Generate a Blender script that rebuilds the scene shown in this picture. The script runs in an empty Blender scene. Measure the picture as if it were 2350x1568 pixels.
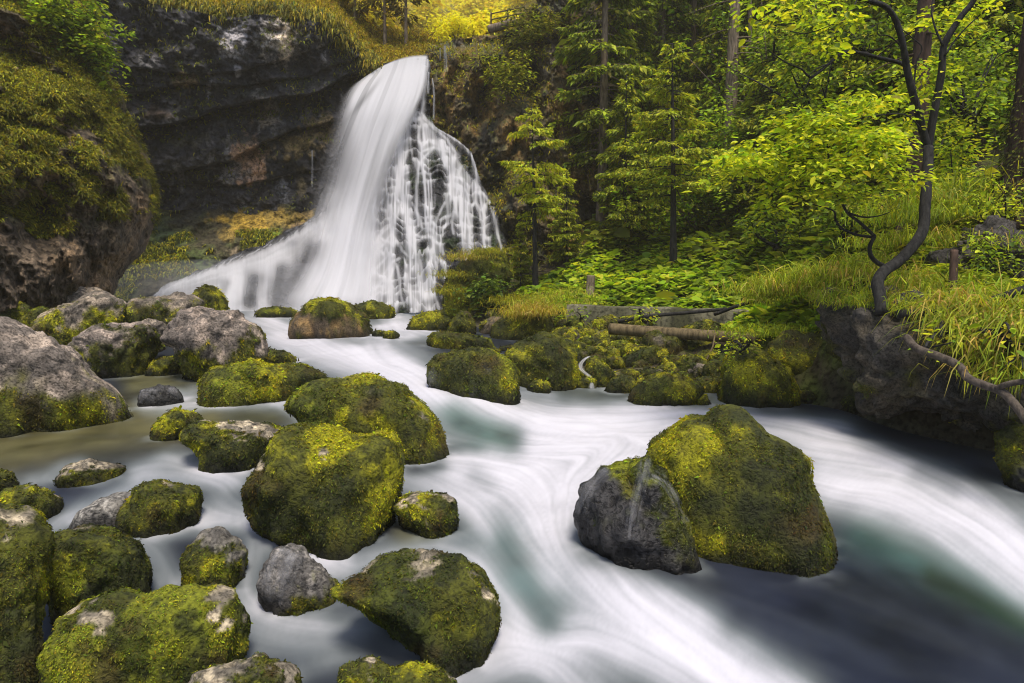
import bpy, math, numpy as np
rng = np.random.default_rng(11)
SC = bpy.context.scene
COL = SC.collection
# ------------------------------------------------------------------ camera model (photo seen as 2350 x 1568)
FPX, UC, VC, PITCH, CZ = 1567.0, 1175.0, 784.0, math.radians(6.0), 3.3
CAM = np.array([0.0, 0.0, CZ])
FW = np.array([0, math.cos(PITCH), -math.sin(PITCH)])
UP = np.array([0, math.sin(PITCH), math.cos(PITCH)])
RT = np.array([1.0, 0, 0])
def ray(u, v):
    u = np.asarray(u, float)[..., None]; v = np.asarray(v, float)[..., None]
    return FW + RT * ((u - UC) / FPX) - UP * ((v - VC) / FPX)
def at(u, v, Y):
    d = ray(u, v)
    return CAM + d * (np.asarray(Y, float) / d[..., 1])[..., None]
def at_drop(u, v, drop):
    d = ray(u, v)
    return CAM + d * (-np.asarray(drop, float) / d[..., 2])[..., None]
def proj(P):
    Q = P - CAM
    y = Q @ FW
    return UC + FPX * (Q @ RT) / y, VC - FPX * (Q @ UP) / y
def unit(a):
    return a / np.maximum(np.linalg.norm(a, axis=-1, keepdims=True), 1e-9)
def sstep(a, b, x):
    t = np.clip((x - a) / (b - a), 0, 1)
    return t * t * (3 - 2 * t)
# ------------------------------------------------------------------ noise
def _hash(ix, iy, iz, seed):
    h = (ix.astype(np.uint32) * np.uint32(374761393) + iy.astype(np.uint32) * np.uint32(668265263)
         + iz.astype(np.uint32) * np.uint32(2246822519) + np.uint32((seed * 3266489917 + 12345) & 0xffffffff))
    h = (h ^ (h >> np.uint32(13))) * np.uint32(1274126177)
    h = (h ^ (h >> np.uint32(16))) * np.uint32(2654435761)
    return ((h >> np.uint32(8)) & np.uint32(0xffff)).astype(np.float32) / 65535.0
def vnoise(P, seed=0):
    P = np.asarray(P, np.float32)
    I = np.floor(P).astype(np.int64); Fp = P - I
    Fp = Fp * Fp * (3 - 2 * Fp)
    x, y, z = I[..., 0], I[..., 1], I[..., 2]
    fx, fy, fz = Fp[..., 0], Fp[..., 1], Fp[..., 2]
    r = 0
    for dx in (0, 1):
        wx = fx if dx else 1 - fx
        for dy in (0, 1):
            wy = fy if dy else 1 - fy
            for dz in (0, 1):
                wz = fz if dz else 1 - fz
                r = r + wx * wy * wz * _hash(x + dx, y + dy, z + dz, seed)
    return r * 2 - 1
def fbm(P, octv=4, seed=0, gain=0.5, lac=2.03):
    a, s, tot = 1.0, 0.0, 0.0
    Q = np.asarray(P, np.float32)
    for k in range(octv):
        s = s + a * vnoise(Q, seed + k * 17); tot += a
        a *= gain; Q = Q * lac + 3.7
    return s / tot * 1.5
def ridged(P, octv=4, seed=0):
    a, s, tot = 1.0, 0.0, 0.0
    Q = np.asarray(P, np.float32)
    for k in range(octv):
        s = s + a * (1 - 2 * np.abs(vnoise(Q, seed + k * 31))); tot += a
        a *= 0.5; Q = Q * 2.07 + 1.9
    return s / tot
def blur(a, sy, sx=None):
    sx = sy if sx is None else sx; py, px = int(3 * sy) + 1, int(3 * sx) + 1
    b = np.pad(a, ((py, py), (px, px)), mode='edge'); fy = np.fft.fftfreq(b.shape[0])[:, None]; fx = np.fft.fftfreq(b.shape[1])[None]
    g = np.exp(-2 * np.pi ** 2 * ((fy * sy) ** 2 + (fx * sx) ** 2))
    return np.real(np.fft.ifft2(np.fft.fft2(b) * g))[py:-py, px:-px]
def facets(P, n, amp, seed):
    q = fbm(P, 4, seed) * n; k = np.floor(q); return (k + sstep(.3, .7, q - k)) * amp
def tps(P, vals, lam=1e-3):
    P = np.asarray(P, float); n = len(P); sc = np.abs(P).max() + 1e-9; Pn = P / sc
    def U(r2): return np.where(r2 > 1e-12, r2 * np.log(np.maximum(r2, 1e-12)), 0)
    K = U(((Pn[:, None] - Pn[None]) ** 2).sum(-1)) + lam * np.eye(n)
    Q = np.hstack([np.ones((n, 1)), Pn])
    A = np.zeros((n + 3, n + 3)); A[:n, :n] = K; A[:n, n:] = Q; A[n:, :n] = Q.T
    w = np.linalg.solve(A, np.concatenate([np.asarray(vals, float), np.zeros(3)]))
    def f(X):
        X = np.asarray(X, float) / sc; sh = X.shape[:-1]; X = X.reshape(-1, 2)
        out = np.empty(len(X))
        for i in range(0, len(X), 20000):
            x = X[i:i + 20000]
            out[i:i + 20000] = U(((x[:, None] - Pn[None]) ** 2).sum(-1)) @ w[:n] + w[n] + x @ w[n + 1:]
        return out.reshape(sh)
    return f
def inpoly(u, v, poly):
    poly = np.asarray(poly, float); r = np.zeros(np.shape(u), bool)
    j = len(poly) - 1
    for i in range(len(poly)):
        (xi, yi), (xj, yj) = poly[i], poly[j]
        c = ((yi > v) != (yj > v)) & (u < (xj - xi) * (v - yi) / (yj - yi + 1e-12) + xi)
        r ^= c; j = i
    return r
def segdist(u, v, line, val=None):
    """distance to a polyline, its tangent and the parameter along it"""
    best = np.full(np.shape(u), 1e9); tx = np.zeros_like(best); ty = np.zeros_like(best); tt = np.zeros_like(best)
    L = np.asarray(line, float); n = len(L) - 1
    for i in range(n):
        a, b = L[i], L[i + 1]; d = b - a; l2 = d @ d + 1e-9
        t = np.clip(((u - a[0]) * d[0] + (v - a[1]) * d[1]) / l2, 0, 1)
        q = np.hypot(u - a[0] - t * d[0], v - a[1] - t * d[1])
        m = q < best
        best = np.where(m, q, best); l = math.sqrt(l2)
        tx = np.where(m, d[0] / l, tx); ty = np.where(m, d[1] / l, ty); tt = np.where(m, (i + t) / n, tt)
    return best, tx, ty, tt
# ------------------------------------------------------------------ mesh helpers
def mesh(name, V, F, mat=None, parent=None, col=None, smooth=True, attrs=None, loc=None):
    V = np.asarray(V, np.float32)
    me = bpy.data.meshes.new(name)
    if loc is not None: V = V - np.asarray(loc, np.float32)
    if not isinstance(F, (list, tuple)): F = [F]
    F = [np.asarray(f, np.int32) for f in F if len(f)]
    nl = sum(f.size for f in F); npoly = sum(len(f) for f in F)
    me.vertices.add(len(V)); me.vertices.foreach_set('co', V.ravel())
    me.loops.add(nl); me.loops.foreach_set('vertex_index', np.concatenate([f.ravel() for f in F]))
    tot = np.concatenate([np.full(len(f), f.shape[1], np.int32) for f in F])
    st = np.concatenate([[0], np.cumsum(tot)[:-1]]).astype(np.int32)
    me.polygons.add(npoly); me.polygons.foreach_set('loop_start', st)
    me.update(calc_edges=True)
    if smooth: me.polygons.foreach_set('use_smooth', np.ones(npoly, bool))
    if col is not None:
        c = np.ones((len(V), 4), np.float32); c[:, :3] = col
        a = me.attributes.new('col', 'FLOAT_COLOR', 'POINT'); a.data.foreach_set('color', c.ravel())
    for k, x in (attrs or {}).items():
        a = me.attributes.new(k, 'FLOAT', 'POINT'); a.data.foreach_set('value', np.asarray(x, np.float32).ravel())
    if mat: me.materials.append(mat)
    o = bpy.data.objects.new(name, me); COL.objects.link(o)
    if loc is not None: o.location = [float(x) for x in loc]
    if parent is not None: o.parent = parent; 
    return o
def empty(name, loc):
    o = bpy.data.objects.new(name, None); COL.objects.link(o); o.location = [float(x) for x in loc]; o.empty_display_size = .2
    return o
def tag(o, label=None, cat=None, group=None, kind=None):
    if label: o['label'] = label
    if cat: o['category'] = cat
    if group: o['group'] = group
    if kind: o['kind'] = kind
    return o
def copy_tree(o, parent=None):
    c = o.copy(); COL.objects.link(c)
    if parent is not None: c.parent = parent
    for ch in list(o.children): copy_tree(ch, c)
    return c
class Acc:
    def __init__(s): s.V = []; s.Q = []; s.T = []; s.C = []; s.n = 0
    def add(s, V, Q=None, T=None, C=None):
        V = np.asarray(V, float).reshape(-1, 3)
        if Q is not None and len(Q): s.Q.append(np.asarray(Q) + s.n)
        if T is not None and len(T): s.T.append(np.asarray(T) + s.n)
        s.V.append(V); s.n += len(V)
        if C is not None: s.C.append(np.broadcast_to(np.asarray(C, float), (len(V), 3)))
    def build(s, name, mat, parent=None, smooth=True, loc=None):
        F = []
        if s.Q: F.append(np.concatenate(s.Q))
        if s.T: F.append(np.concatenate(s.T))
        return mesh(name, np.concatenate(s.V), F, mat, parent, np.concatenate(s.C) if s.C else None, smooth, None, loc)
def kites(P, D, S, L, W, C, bend=0.0):
    """leaf faces: base, right, tip, left ; D direction, S side"""
    n = len(P); L = np.broadcast_to(L, (n,))[:, None]; W = np.broadcast_to(W, (n,))[:, None]
    N = np.cross(S, D)
    V = np.stack([P, P + D * L * .45 + S * W * .5 + N * L * bend, P + D * L - N * L * bend, P + D * L * .45 - S * W * .5 + N * L * bend], 1)
    F = np.arange(4 * n).reshape(n, 4)
    return V.reshape(-1, 3), F, np.repeat(np.broadcast_to(C, (n, 3)), 4, 0)
def blades(P, D, L, W, C, droop=0.6):
    """arching grass blades of two segments"""
    n = len(P); L = np.broadcast_to(L, (n,))[:, None]; W = np.broadcast_to(W, (n,))[:, None]
    S = unit(np.cross(D, np.array([0, 0, 1.0])) + rng.normal(0, .25, (n, 3)))
    g = np.array([0, 0, -1.0]); dr = np.broadcast_to(droop, (n,))[:, None] * rng.uniform(.5, 1.4, (n, 1))
    M1 = P + D * L * .4
    D2 = unit(D + g * dr); M2 = M1 + D2 * L * .35
    D3 = unit(D2 + g * dr); T = M2 + D3 * L * .3
    V = np.stack([P - S * W * .5, P + S * W * .5, M1 - S * W * .5, M1 + S * W * .5, M2 - S * W * .35, M2 + S * W * .35, T], 1)
    b = np.arange(n)[:, None] * 7
    Q = np.concatenate([b + np.array([0, 1, 3, 2]), b + np.array([2, 3, 5, 4])]); Tt = b + np.array([4, 5, 6])
    return V.reshape(-1, 3), Q, Tt, np.repeat(np.broadcast_to(C, (n, 3)), 7, 0)
def tube(A, pts, rad, seg=8, C=None, rough=0.0, cap=True):
    pts = np.asarray(pts, float); n = len(pts); rad = np.broadcast_to(rad, (n,)).astype(float)
    T = unit(np.gradient(pts, axis=0)); ref = np.array([0.3, 1, 0.2])
    if abs(T[:, 1]).mean() > .9: ref = np.array([1, 0, .2])
    X = unit(np.cross(T, ref)); Yv = np.cross(T, X)
    a = np.linspace(0, 2 * np.pi, seg, endpoint=False)
    R = rad[:, None] * (1 + rough * (rng.random((n, seg)) - .5))
    V = pts[:, None] + X[:, None] * (np.cos(a) * R)[..., None] + Yv[:, None] * (np.sin(a) * R)[..., None]
    i = np.arange(n - 1)[:, None] * seg; j = np.arange(seg)[None]; k = (j + 1) % seg
    Q = np.stack([i + j, i + k, i + seg + k, i + seg + j], -1).reshape(-1, 4)
    Tt = []
    V = V.reshape(-1, 3)
    if cap:
        V = np.vstack([V, pts[0], pts[-1]]); c0, c1 = n * seg, n * seg + 1
        jj = np.arange(seg); kk = (jj + 1) % seg
        Tt = np.concatenate([np.stack([kk, jj, np.full(seg, c0)], 1), np.stack([(n - 1) * seg + jj, (n - 1) * seg + kk, np.full(seg, c1)], 1)])
    A.add(V, Q, Tt, C)
def smooth_line(p, k=4):
    p = np.asarray(p, float); n = len(p); t = np.linspace(0, n - 1, (n - 1) * k + 1)
    q = np.vstack([2 * p[0] - p[1], p, 2 * p[-1] - p[-2]])
    i = np.minimum(t.astype(int), n - 2); f = (t - i)[:, None]
    a, b, c, d = q[i], q[i + 1], q[i + 2], q[i + 3]
    return .5 * (2 * b + (c - a) * f + (2 * a - 5 * b + 4 * c - d) * f ** 2 + (3 * b - a - 3 * c + d) * f ** 3)
# ------------------------------------------------------------------ materials
def newmat(name):
    m = bpy.data.materials.new(name); m.use_nodes = True
    nt = m.node_tree; nt.nodes.clear()
    return m, nt, nt.nodes.new('ShaderNodeOutputMaterial')
def N(nt, t, **k):
    n = nt.nodes.new(t)
    for a, b in k.items(): setattr(n, a, b)
    return n
def mat_rock(name, rough=0.85, bump=0.5, scale=9.0, spec=0.3, var=0.55, crack=.7):
    m, nt, out = newmat(name); L = nt.links.new
    b = N(nt, 'ShaderNodeBsdfPrincipled'); at_ = N(nt, 'ShaderNodeAttribute', attribute_name='col')
    geo = N(nt, 'ShaderNodeNewGeometry')
    no = N(nt, 'ShaderNodeTexNoise'); no.inputs['Scale'].default_value = scale; no.inputs['Detail'].default_value = 9; no.inputs['Roughness'].default_value = .68
    L(geo.outputs['Position'], no.inputs['Vector'])
    n2 = N(nt, 'ShaderNodeTexNoise'); n2.inputs['Scale'].default_value = scale * .23; n2.inputs['Detail'].default_value = 5
    L(geo.outputs['Position'], n2.inputs['Vector'])
    mr = N(nt, 'ShaderNodeMapRange'); mr.inputs[1].default_value = .3; mr.inputs[2].default_value = .7; mr.inputs[3].default_value = 1 - var; mr.inputs[4].default_value = 1 + var
    L(no.outputs['Fac'], mr.inputs[0])
    mx = N(nt, 'ShaderNodeMix', data_type='RGBA', blend_type='MULTIPLY'); mx.inputs[0].default_value = 1
    L(at_.outputs['Color'], mx.inputs[6]); L(mr.outputs[0], mx.inputs[7])
    vo = N(nt, 'ShaderNodeTexVoronoi', feature='DISTANCE_TO_EDGE'); vo.inputs['Scale'].default_value = scale * .3
    va = N(nt, 'ShaderNodeVectorMath', operation='MULTIPLY_ADD'); L(n2.outputs['Color'], va.inputs[0]); va.inputs[1].default_value = (11.0 / scale,) * 3; L(geo.outputs['Position'], va.inputs[2]); L(va.outputs[0], vo.inputs['Vector'])
    cr = N(nt, 'ShaderNodeMapRange'); cr.inputs[1].default_value = 0; cr.inputs[2].default_value = .045; cr.inputs[3].default_value = crack; cr.inputs[4].default_value = 1; L(vo.outputs['Distance'], cr.inputs[0])
    n3 = N(nt, 'ShaderNodeTexNoise'); n3.inputs['Scale'].default_value = scale * 3.1; n3.inputs['Detail'].default_value = 4; L(geo.outputs['Position'], n3.inputs['Vector'])
    pr = N(nt, 'ShaderNodeMapRange'); pr.inputs[1].default_value = .36; pr.inputs[2].default_value = .52; pr.inputs[3].default_value = .45; pr.inputs[4].default_value = 1.1; L(n3.outputs['Fac'], pr.inputs[0])
    mc = N(nt, 'ShaderNodeMath', operation='MULTIPLY'); L(cr.outputs[0], mc.inputs[0]); L(pr.outputs[0], mc.inputs[1])
    mx2 = N(nt, 'ShaderNodeMix', data_type='RGBA', blend_type='MULTIPLY'); mx2.inputs[0].default_value = 1; L(mx.outputs[2], mx2.inputs[6]); L(mc.outputs[0], mx2.inputs[7])
    L(mx2.outputs[2], b.inputs['Base Color'])
    b.inputs['Roughness'].default_value = rough; b.inputs['Specular IOR Level'].default_value = spec
    bp = N(nt, 'ShaderNodeBump'); bp.inputs['Strength'].default_value = bump; bp.inputs['Distance'].default_value = .08
    ad = N(nt, 'ShaderNodeMath', operation='ADD'); L(no.outputs['Fac'], ad.inputs[0]); L(n2.outputs['Fac'], ad.inputs[1])
    ad2 = N(nt, 'ShaderNodeMath', operation='MULTIPLY_ADD'); L(mc.outputs[0], ad2.inputs[0]); ad2.inputs[1].default_value = .5; L(ad.outputs[0], ad2.inputs[2]); L(ad2.outputs[0], bp.inputs['Height']); L(bp.outputs[0], b.inputs['Normal'])
    L(b.outputs[0], out.inputs[0])
    return m
def mat_leaf(name, trans=0.4, rough=0.55, spec=0.25, gain=(1, 1, 1)):
    m, nt, out = newmat(name); L = nt.links.new
    at_ = N(nt, 'ShaderNodeAttribute', attribute_name='col')
    b = N(nt, 'ShaderNodeBsdfPrincipled'); b.inputs['Roughness'].default_value = rough; b.inputs['Specular IOR Level'].default_value = spec
    gn = N(nt, 'ShaderNodeMix', data_type='RGBA', blend_type='MULTIPLY'); gn.inputs[0].default_value = 1; gn.inputs[7].default_value = (*gain, 1); L(at_.outputs['Color'], gn.inputs[6])
    L(gn.outputs[2], b.inputs['Base Color'])
    t = N(nt, 'ShaderNodeBsdfTranslucent')
    hs = N(nt, 'ShaderNodeMix', data_type='RGBA', blend_type='MULTIPLY'); hs.inputs[0].default_value = 1; hs.inputs[7].default_value = (1.22, 1.2, .6, 1)
    L(gn.outputs[2], hs.inputs[6]); L(hs.outputs[2], t.inputs['Color'])
    mx = N(nt, 'ShaderNodeMixShader'); mx.inputs[0].default_value = trans
    L(b.outputs[0], mx.inputs[1]); L(t.outputs[0], mx.inputs[2]); L(mx.outputs[0], out.inputs[0])
    return m
def mat_bark(name, c0, c1, scale=6.0, bump=.6):
    m, nt, out = newmat(name); L = nt.links.new
    b = N(nt, 'ShaderNodeBsdfPrincipled'); b.inputs['Roughness'].default_value = .9; b.inputs['Specular IOR Level'].default_value = .15
    tc = N(nt, 'ShaderNodeTexCoord'); mp = N(nt, 'ShaderNodeMapping'); mp.inputs['Scale'].default_value = (scale, scale, scale * .22)
    no = N(nt, 'ShaderNodeTexNoise'); no.inputs['Scale'].default_value = 2.2; no.inputs['Detail'].default_value = 8; no.inputs['Roughness'].default_value = .65
    L(tc.outputs['Object'], mp.inputs[0]); L(mp.outputs[0], no.inputs['Vector'])
    cr = N(nt, 'ShaderNodeValToRGB'); cr.color_ramp.elements[0].color = (*c0, 1); cr.color_ramp.elements[1].color = (*c1, 1)
    cr.color_ramp.elements[0].position = .32; cr.color_ramp.elements[1].position = .7
    L(no.outputs['Fac'], cr.inputs[0]); L(cr.outputs[0], b.inputs['Base Color'])
    bp = N(nt, 'ShaderNodeBump'); bp.inputs['Strength'].default_value = bump; bp.inputs['Distance'].default_value = .04
    L(no.outputs['Fac'], bp.inputs['Height']); L(bp.outputs[0], b.inputs['Normal']); L(b.outputs[0], out.inputs[0])
    return m
def mat_stream(name):
    m, nt, out = newmat(name); L = nt.links.new
    c = N(nt, 'ShaderNodeAttribute', attribute_name='col'); f = N(nt, 'ShaderNodeAttribute', attribute_name='foam')
    b = N(nt, 'ShaderNodeBsdfPrincipled'); b.inputs['IOR'].default_value = 1.33; b.inputs['Specular IOR Level'].default_value = .3
    L(c.outputs['Color'], b.inputs['Base Color'])
    mr = N(nt, 'ShaderNodeMapRange'); mr.inputs[3].default_value = .3; mr.inputs[4].default_value = .75
    L(f.outputs['Fac'], mr.inputs[0]); L(mr.outputs[0], b.inputs['Roughness'])
    L(b.outputs[0], out.inputs[0])
    return m
def mat_fall(name):
    m, nt, out = newmat(name); L = nt.links.new
    f = N(nt, 'ShaderNodeAttribute', attribute_name='foam')
    d = N(nt, 'ShaderNodeBsdfDiffuse'); d.inputs['Color'].default_value = (.80, .80, .85, 1)
    t = N(nt, 'ShaderNodeBsdfTranslucent'); t.inputs['Color'].default_value = (.80, .80, .85, 1)
    mx = N(nt, 'ShaderNodeMixShader'); mx.inputs[0].default_value = .45
    L(d.outputs[0], mx.inputs[1]); L(t.outputs[0], mx.inputs[2])
    tr = N(nt, 'ShaderNodeBsdfTransparent'); m2 = N(nt, 'ShaderNodeMixShader')
    L(f.outputs['Fac'], m2.inputs[0]); L(tr.outputs[0], m2.inputs[1]); L(mx.outputs[0], m2.inputs[2])
    L(m2.outputs[0], out.inputs[0])
    return m
M_ROCK = mat_rock('boulder_rock'); M_WET = mat_rock('wet_rock', rough=.25, bump=.7, scale=7, spec=.22, var=.4, crack=.95)
M_CLIFF = mat_rock('cliff_rock', rough=.8, bump=.9, scale=2.6, spec=.3, var=.7, crack=.45)
M_SOIL = mat_rock('forest_soil', rough=.95, bump=.6, scale=3.0, spec=.1, var=.6)
M_CONC = mat_rock('weir_concrete', rough=.85, bump=.15, scale=3.0, spec=.2, var=.3)
M_MOSS = mat_leaf('moss_fronds', .25, .7, .15); M_LEAF = mat_leaf('leaves', .5, gain=(1.32, 1.28, 1.2)); M_NEED = mat_leaf('needles', .45, .6, gain=(1.3, 1.36, 1.2)); M_GRASS = mat_leaf('grass_blades', .4, .6, gain=(1.2, 1.2, 1))
M_BARK = mat_bark('spruce_bark', (.06, .045, .033), (.28, .22, .165)); M_DARK = mat_bark('dark_bark', (.008, .008, .009), (.045, .043, .042), 9)
M_RED = mat_bark('reddish_bark', (.02, .014, .011), (.11, .07, .055), 3.5, 1.0); M_LOG = mat_bark('peeled_log', (.05, .038, .022), (.21, .16, .085), 5, .7)
M_ROOT = mat_bark('root_bark', (.03, .024, .02), (.13, .105, .085), 8)
M_STREAM = mat_stream('silky_stream'); M_FALL = mat_fall('falling_water')
# ------------------------------------------------------------------ water level
WC = [  # u, v, drop below the camera
 (450, 716, 1.80), (620, 716, 1.82), (800, 712, 1.82), (950, 712, 1.84), (1080, 716, 1.86),
 (600, 745, 2.00), (720, 785, 2.10), (900, 760, 2.02), (950, 800, 2.16), (780, 830, 2.22), (900, 860, 2.27), (975, 885, 2.32),
 (1010, 925, 2.48), (1070, 985, 2.72), (1150, 1010, 2.80), (1060, 1040, 2.80),
 (1250, 905, 2.74), (1450, 905, 2.76), (1650, 930, 2.78), (1900, 945, 2.80), (1300, 980, 2.80), (1600, 960, 2.80), (2100, 1010, 2.84), (2350, 1060, 2.88),
 (1200, 1120, 2.86), (1350, 1060, 2.83), (1950, 1080, 2.85), (2200, 1180, 2.92), (2350, 1280, 2.98), (2000, 1200, 2.95), (2150, 1400, 3.06), (2350, 1500, 3.1),
 (1250, 1300, 2.99), (1450, 1320, 3.02), (1700, 1350, 3.06), (1200, 1480, 3.14), (1500, 1540, 3.2), (1900, 1540, 3.16),
 (300, 870, 2.36), (520, 860, 2.36), (640, 850, 2.33), (120, 1010, 2.50), (250, 960, 2.48), (480, 945, 2.46), (620, 945, 2.46), (80, 1060, 2.52), (300, 1040, 2.54), (700, 975, 2.5),
 (470, 1080, 2.70), (560, 1120, 2.76), (250, 1130, 2.72), (60, 1105, 2.64), (150, 1180, 2.84), (350, 1170, 2.78), (500, 1200, 2.88), (680, 1240, 2.92), (540, 1180, 2.84),
 (400, 1290, 3.0), (590, 1260, 2.98), (930, 1240, 2.93), (1080, 1180, 2.90), (720, 1290, 3.02), (560, 1370, 3.12), (800, 1450, 3.18), (650, 1470, 3.2), (700, 1560, 3.26), (1000, 1240, 2.93), (950, 1500, 3.22), (400, 1568, 3.28),
 (-300, 1000, 2.5), (-300, 1300, 2.95), (2700, 1100, 3.0), (2700, 1500, 3.2), (0, 1700, 3.35), (1200, 1750, 3.3), (2000, 1800, 3.3), (2700, 1800, 3.3), (-400, 1750, 3.35),
]
WCa = np.array(WC, float)
WP = at_drop(WCa[:, 0], WCa[:, 1], WCa[:, 2])
WF = tps(WP[:, :2], WP[:, 2], 2e-5)
def water_z(x, y): return WF(np.stack([x, y], -1))
# ------------------------------------------------------------------ terrain
TC = [
 (1230, 890, 16.2), (1500, 922, 15.1), (1800, 935, 14.0), (1950, 950, 13.2),
 (1250, 800, 19), (1400, 800, 18.4), (1550, 800, 18), (1700, 790, 17.2), (1850, 760, 16.2), (1100, 770, 22),
 (1150, 735, 24.5), (1350, 742, 22.3), (1500, 740, 21.6), (1700, 725, 20), (1850, 715, 17.6),
 (1200, 690, 26.5), (1400, 700, 24.2), (1600, 700, 22.2), (1750, 692, 20.5), (1870, 680, 18),
 (1250, 655, 28.5), (1400, 605, 29), (1550, 600, 28), (1700, 620, 25), (1900, 600, 20),
 (1300, 575, 33), (1450, 520, 34), (1600, 520, 33), (1750, 520, 30), (1900, 500, 25), (2050, 540, 18),
 (2150, 560, 14.8), (2250, 520, 14.8), (2350, 450, 15.2), (1960, 640, 15.5), (2100, 640, 13.4), (2250, 660, 12.2), (2350, 690, 11.4), (2480, 690, 10.8), (2480, 560, 13),
 (1400, 300, 44), (1600, 300, 44), (1800, 250, 42), (2000, 250, 38), (2200, 230, 32), (2350, 220, 28), (2600, 200, 24),
 (1350, -60, 58), (1600, -120, 60), (1900, -160, 58), (2150, -200, 52), (2350, -250, 46), (2700, -250, 38),
 (0, 700, 20), (200, 690, 23.5), (380, 705, 27), (-200, 760, 14), (-300, 900, 9.5), (-300, 690, 20),
]
TCa = np.array(TC, float); TP = at(TCa[:, 0], TCa[:, 1], TCa[:, 2]); TP[4:10, 2] -= .28
wsel = (WCa[:, 1] > 720) & ~((WCa[:, 1] < 935) & (WCa[:, 0] > 1200))
WB = WP[wsel].copy(); WB[:, 2] -= .75
XB = np.array([[-25, 40, 0], [-8, 42, 0], [-25, 60, 5], [0, 60, 4], [9.6, 12, -.4], [-3, 2.5, -1.2], [3, 2.5, -1.2], [-30, 20, 3], [14, 6, 1.5], [10, 3, -1.6], [7, 5, -1.0]], float)
TA = np.vstack([TP, WB, XB])
TF = tps(TA[:, :2], TA[:, 2], 3e-5)
def ter_z(x, y): return TF(np.stack([x, y], -1))
def hit(u, v, fn=None):
    """walk along the view ray of a pixel to the ground or the water"""
    d = ray(u, v); Ys = np.exp(np.linspace(math.log(4), math.log(62), 260))
    P = CAM + d * (Ys / d[1])[:, None]
    h = np.maximum(ter_z(P[:, 0], P[:, 1]), np.where(Ys < 32, water_z(P[:, 0], P[:, 1]), -9)) if fn is None else fn(P[:, 0], P[:, 1])
    k = np.argmax(P[:, 2] < h) if (P[:, 2] < h).any() else len(Ys) - 1
    return Ys[k]
def log_grid(s0, s1, ns, y0, y1, ny):
    s = np.linspace(s0, s1, ns); t = np.linspace(math.log(y0), math.log(y1), ny)
    S, T = np.meshgrid(s, t); Y = np.exp(T)
    i = np.arange(ny - 1)[:, None] * ns; j = np.arange(ns - 1)[None]
    F = np.stack([i + j, i + j + 1, i + ns + j + 1, i + ns + j], -1).reshape(-1, 4)
    return S, T, S * Y, Y, F
# ================================================================== STREAM
WSTROKE = [  # flow lines in the picture: points, half-width, whiteness
 ([(560, 720), (660, 755), (760, 800), (880, 850), (970, 890), (1050, 925), (1180, 960), (1330, 1010)], 46, .55),
 ([(930, 730), (900, 760), (850, 790), (870, 840), (960, 885)], 46, .75),
 ([(640, 770), (760, 810), (850, 830), (930, 860)], 40, .85),
 ([(985, 905), (1060, 935), (1160, 960), (1260, 985), (1400, 990)], 26, .9),
 ([(1120, 975), (1250, 985), (1400, 970), (1600, 950), (1800, 980), (2000, 1020), (2200, 1100), (2400, 1230), (2650, 1420), (3000, 1700)], 60, .85),
 ([(1150, 1040), (1300, 1030), (1450, 1010), (1330, 1100), (1290, 1160)], 80, 1.0),
 ([(1300, 940), (1500, 940), (1700, 930)], 25, .55),
 ([(1000, 1050), (1080, 1040), (1200, 1060), (1290, 1140), (1290, 1230), (1340, 1300), (1450, 1390), (1600, 1480), (1800, 1600)], 70, .95),
 ([(930, 1090), (1010, 1110), (1080, 1150), (1150, 1250), (1250, 1330)], 46, .8),
 ([(1050, 1110), (1180, 1130), (1250, 1220)], 50, .7),
 ([(1380, 1270), (1430, 1330), (1560, 1410), (1700, 1480)], 40, .75),
 ([(1900, 1120), (2050, 1150), (2200, 1220), (2400, 1350), (2800, 1680)], 48, .75),
 ([(1880, 1090), (2050, 1110), (2250, 1200), (2400, 1290), (2900, 1660)], 60, .7),
 ([(1980, 1170), (2150, 1240), (2400, 1400)], 26, .45),
 ([(1050, 1568), (1200, 1480), (1350, 1450), (1500, 1500), (1700, 1600)], 70, .75),
 ([(1150, 1440), (1250, 1500), (1350, 1600)], 60, .6),
 ([(700, 1290), (800, 1290), (900, 1270), (1010, 1260), (1090, 1280), (1150, 1350), (1220, 1420)], 26, .9),
 ([(340, 935), (460, 930), (600, 930), (690, 920)], 16, .8),
 ([(400, 905), (440, 915), (450, 900)], 12, .6),
 ([(640, 920), (700, 985), (730, 990)], 12, .6),
 ([(650, 985), (690, 1000), (720, 985)], 12, .8),
 ([(310, 1085), (370, 1050), (430, 1060), (480, 1090), (560, 1075), (620, 1050)], 18, .95),
 ([(300, 1075), (400, 1085), (520, 1100)], 20, .7),
 ([(560, 1080), (530, 1120), (500, 1170), (560, 1185)], 30, .6),
 ([(120, 1200), (220, 1150), (330, 1105), (470, 1110), (560, 1110)], 18, .75),
 ([(60, 1100), (100, 1090), (140, 1070), (180, 1060)], 13, .8),
 ([(110, 1225), (180, 1180), (280, 1130), (360, 1100)], 14, .55),
 ([(480, 1200), (560, 1190), (640, 1215), (720, 1255), (780, 1290)], 26, .95),
 ([(330, 1240), (420, 1210), (520, 1185)], 24, .65),
 ([(360, 1270), (380, 1310), (400, 1350)], 30, .55),
 ([(600, 1250), (570, 1310), (560, 1370), (620, 1400), (720, 1420)], 26, .8),
 ([(640, 1245), (680, 1240), (740, 1290)], 18, .9),
 ([(560, 1400), (640, 1430), (740, 1440), (850, 1450), (930, 1480)], 40, .7),
 ([(580, 1460), (680, 1480), (760, 1490)], 40, .45),
 ([(640, 1568), (700, 1530), (770, 1500), (820, 1490)], 16, .55),
 ([(1330, 888), (1360, 893), (1400, 895)], 14, .5),
 ([(600, 730), (700, 735), (800, 730)], 22, .5),
 ([(1000, 725), (1060, 722), (1110, 718)], 14, .5),
 ([(880, 745), (960, 760), (1010, 765)], 16, .7),
]
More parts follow.
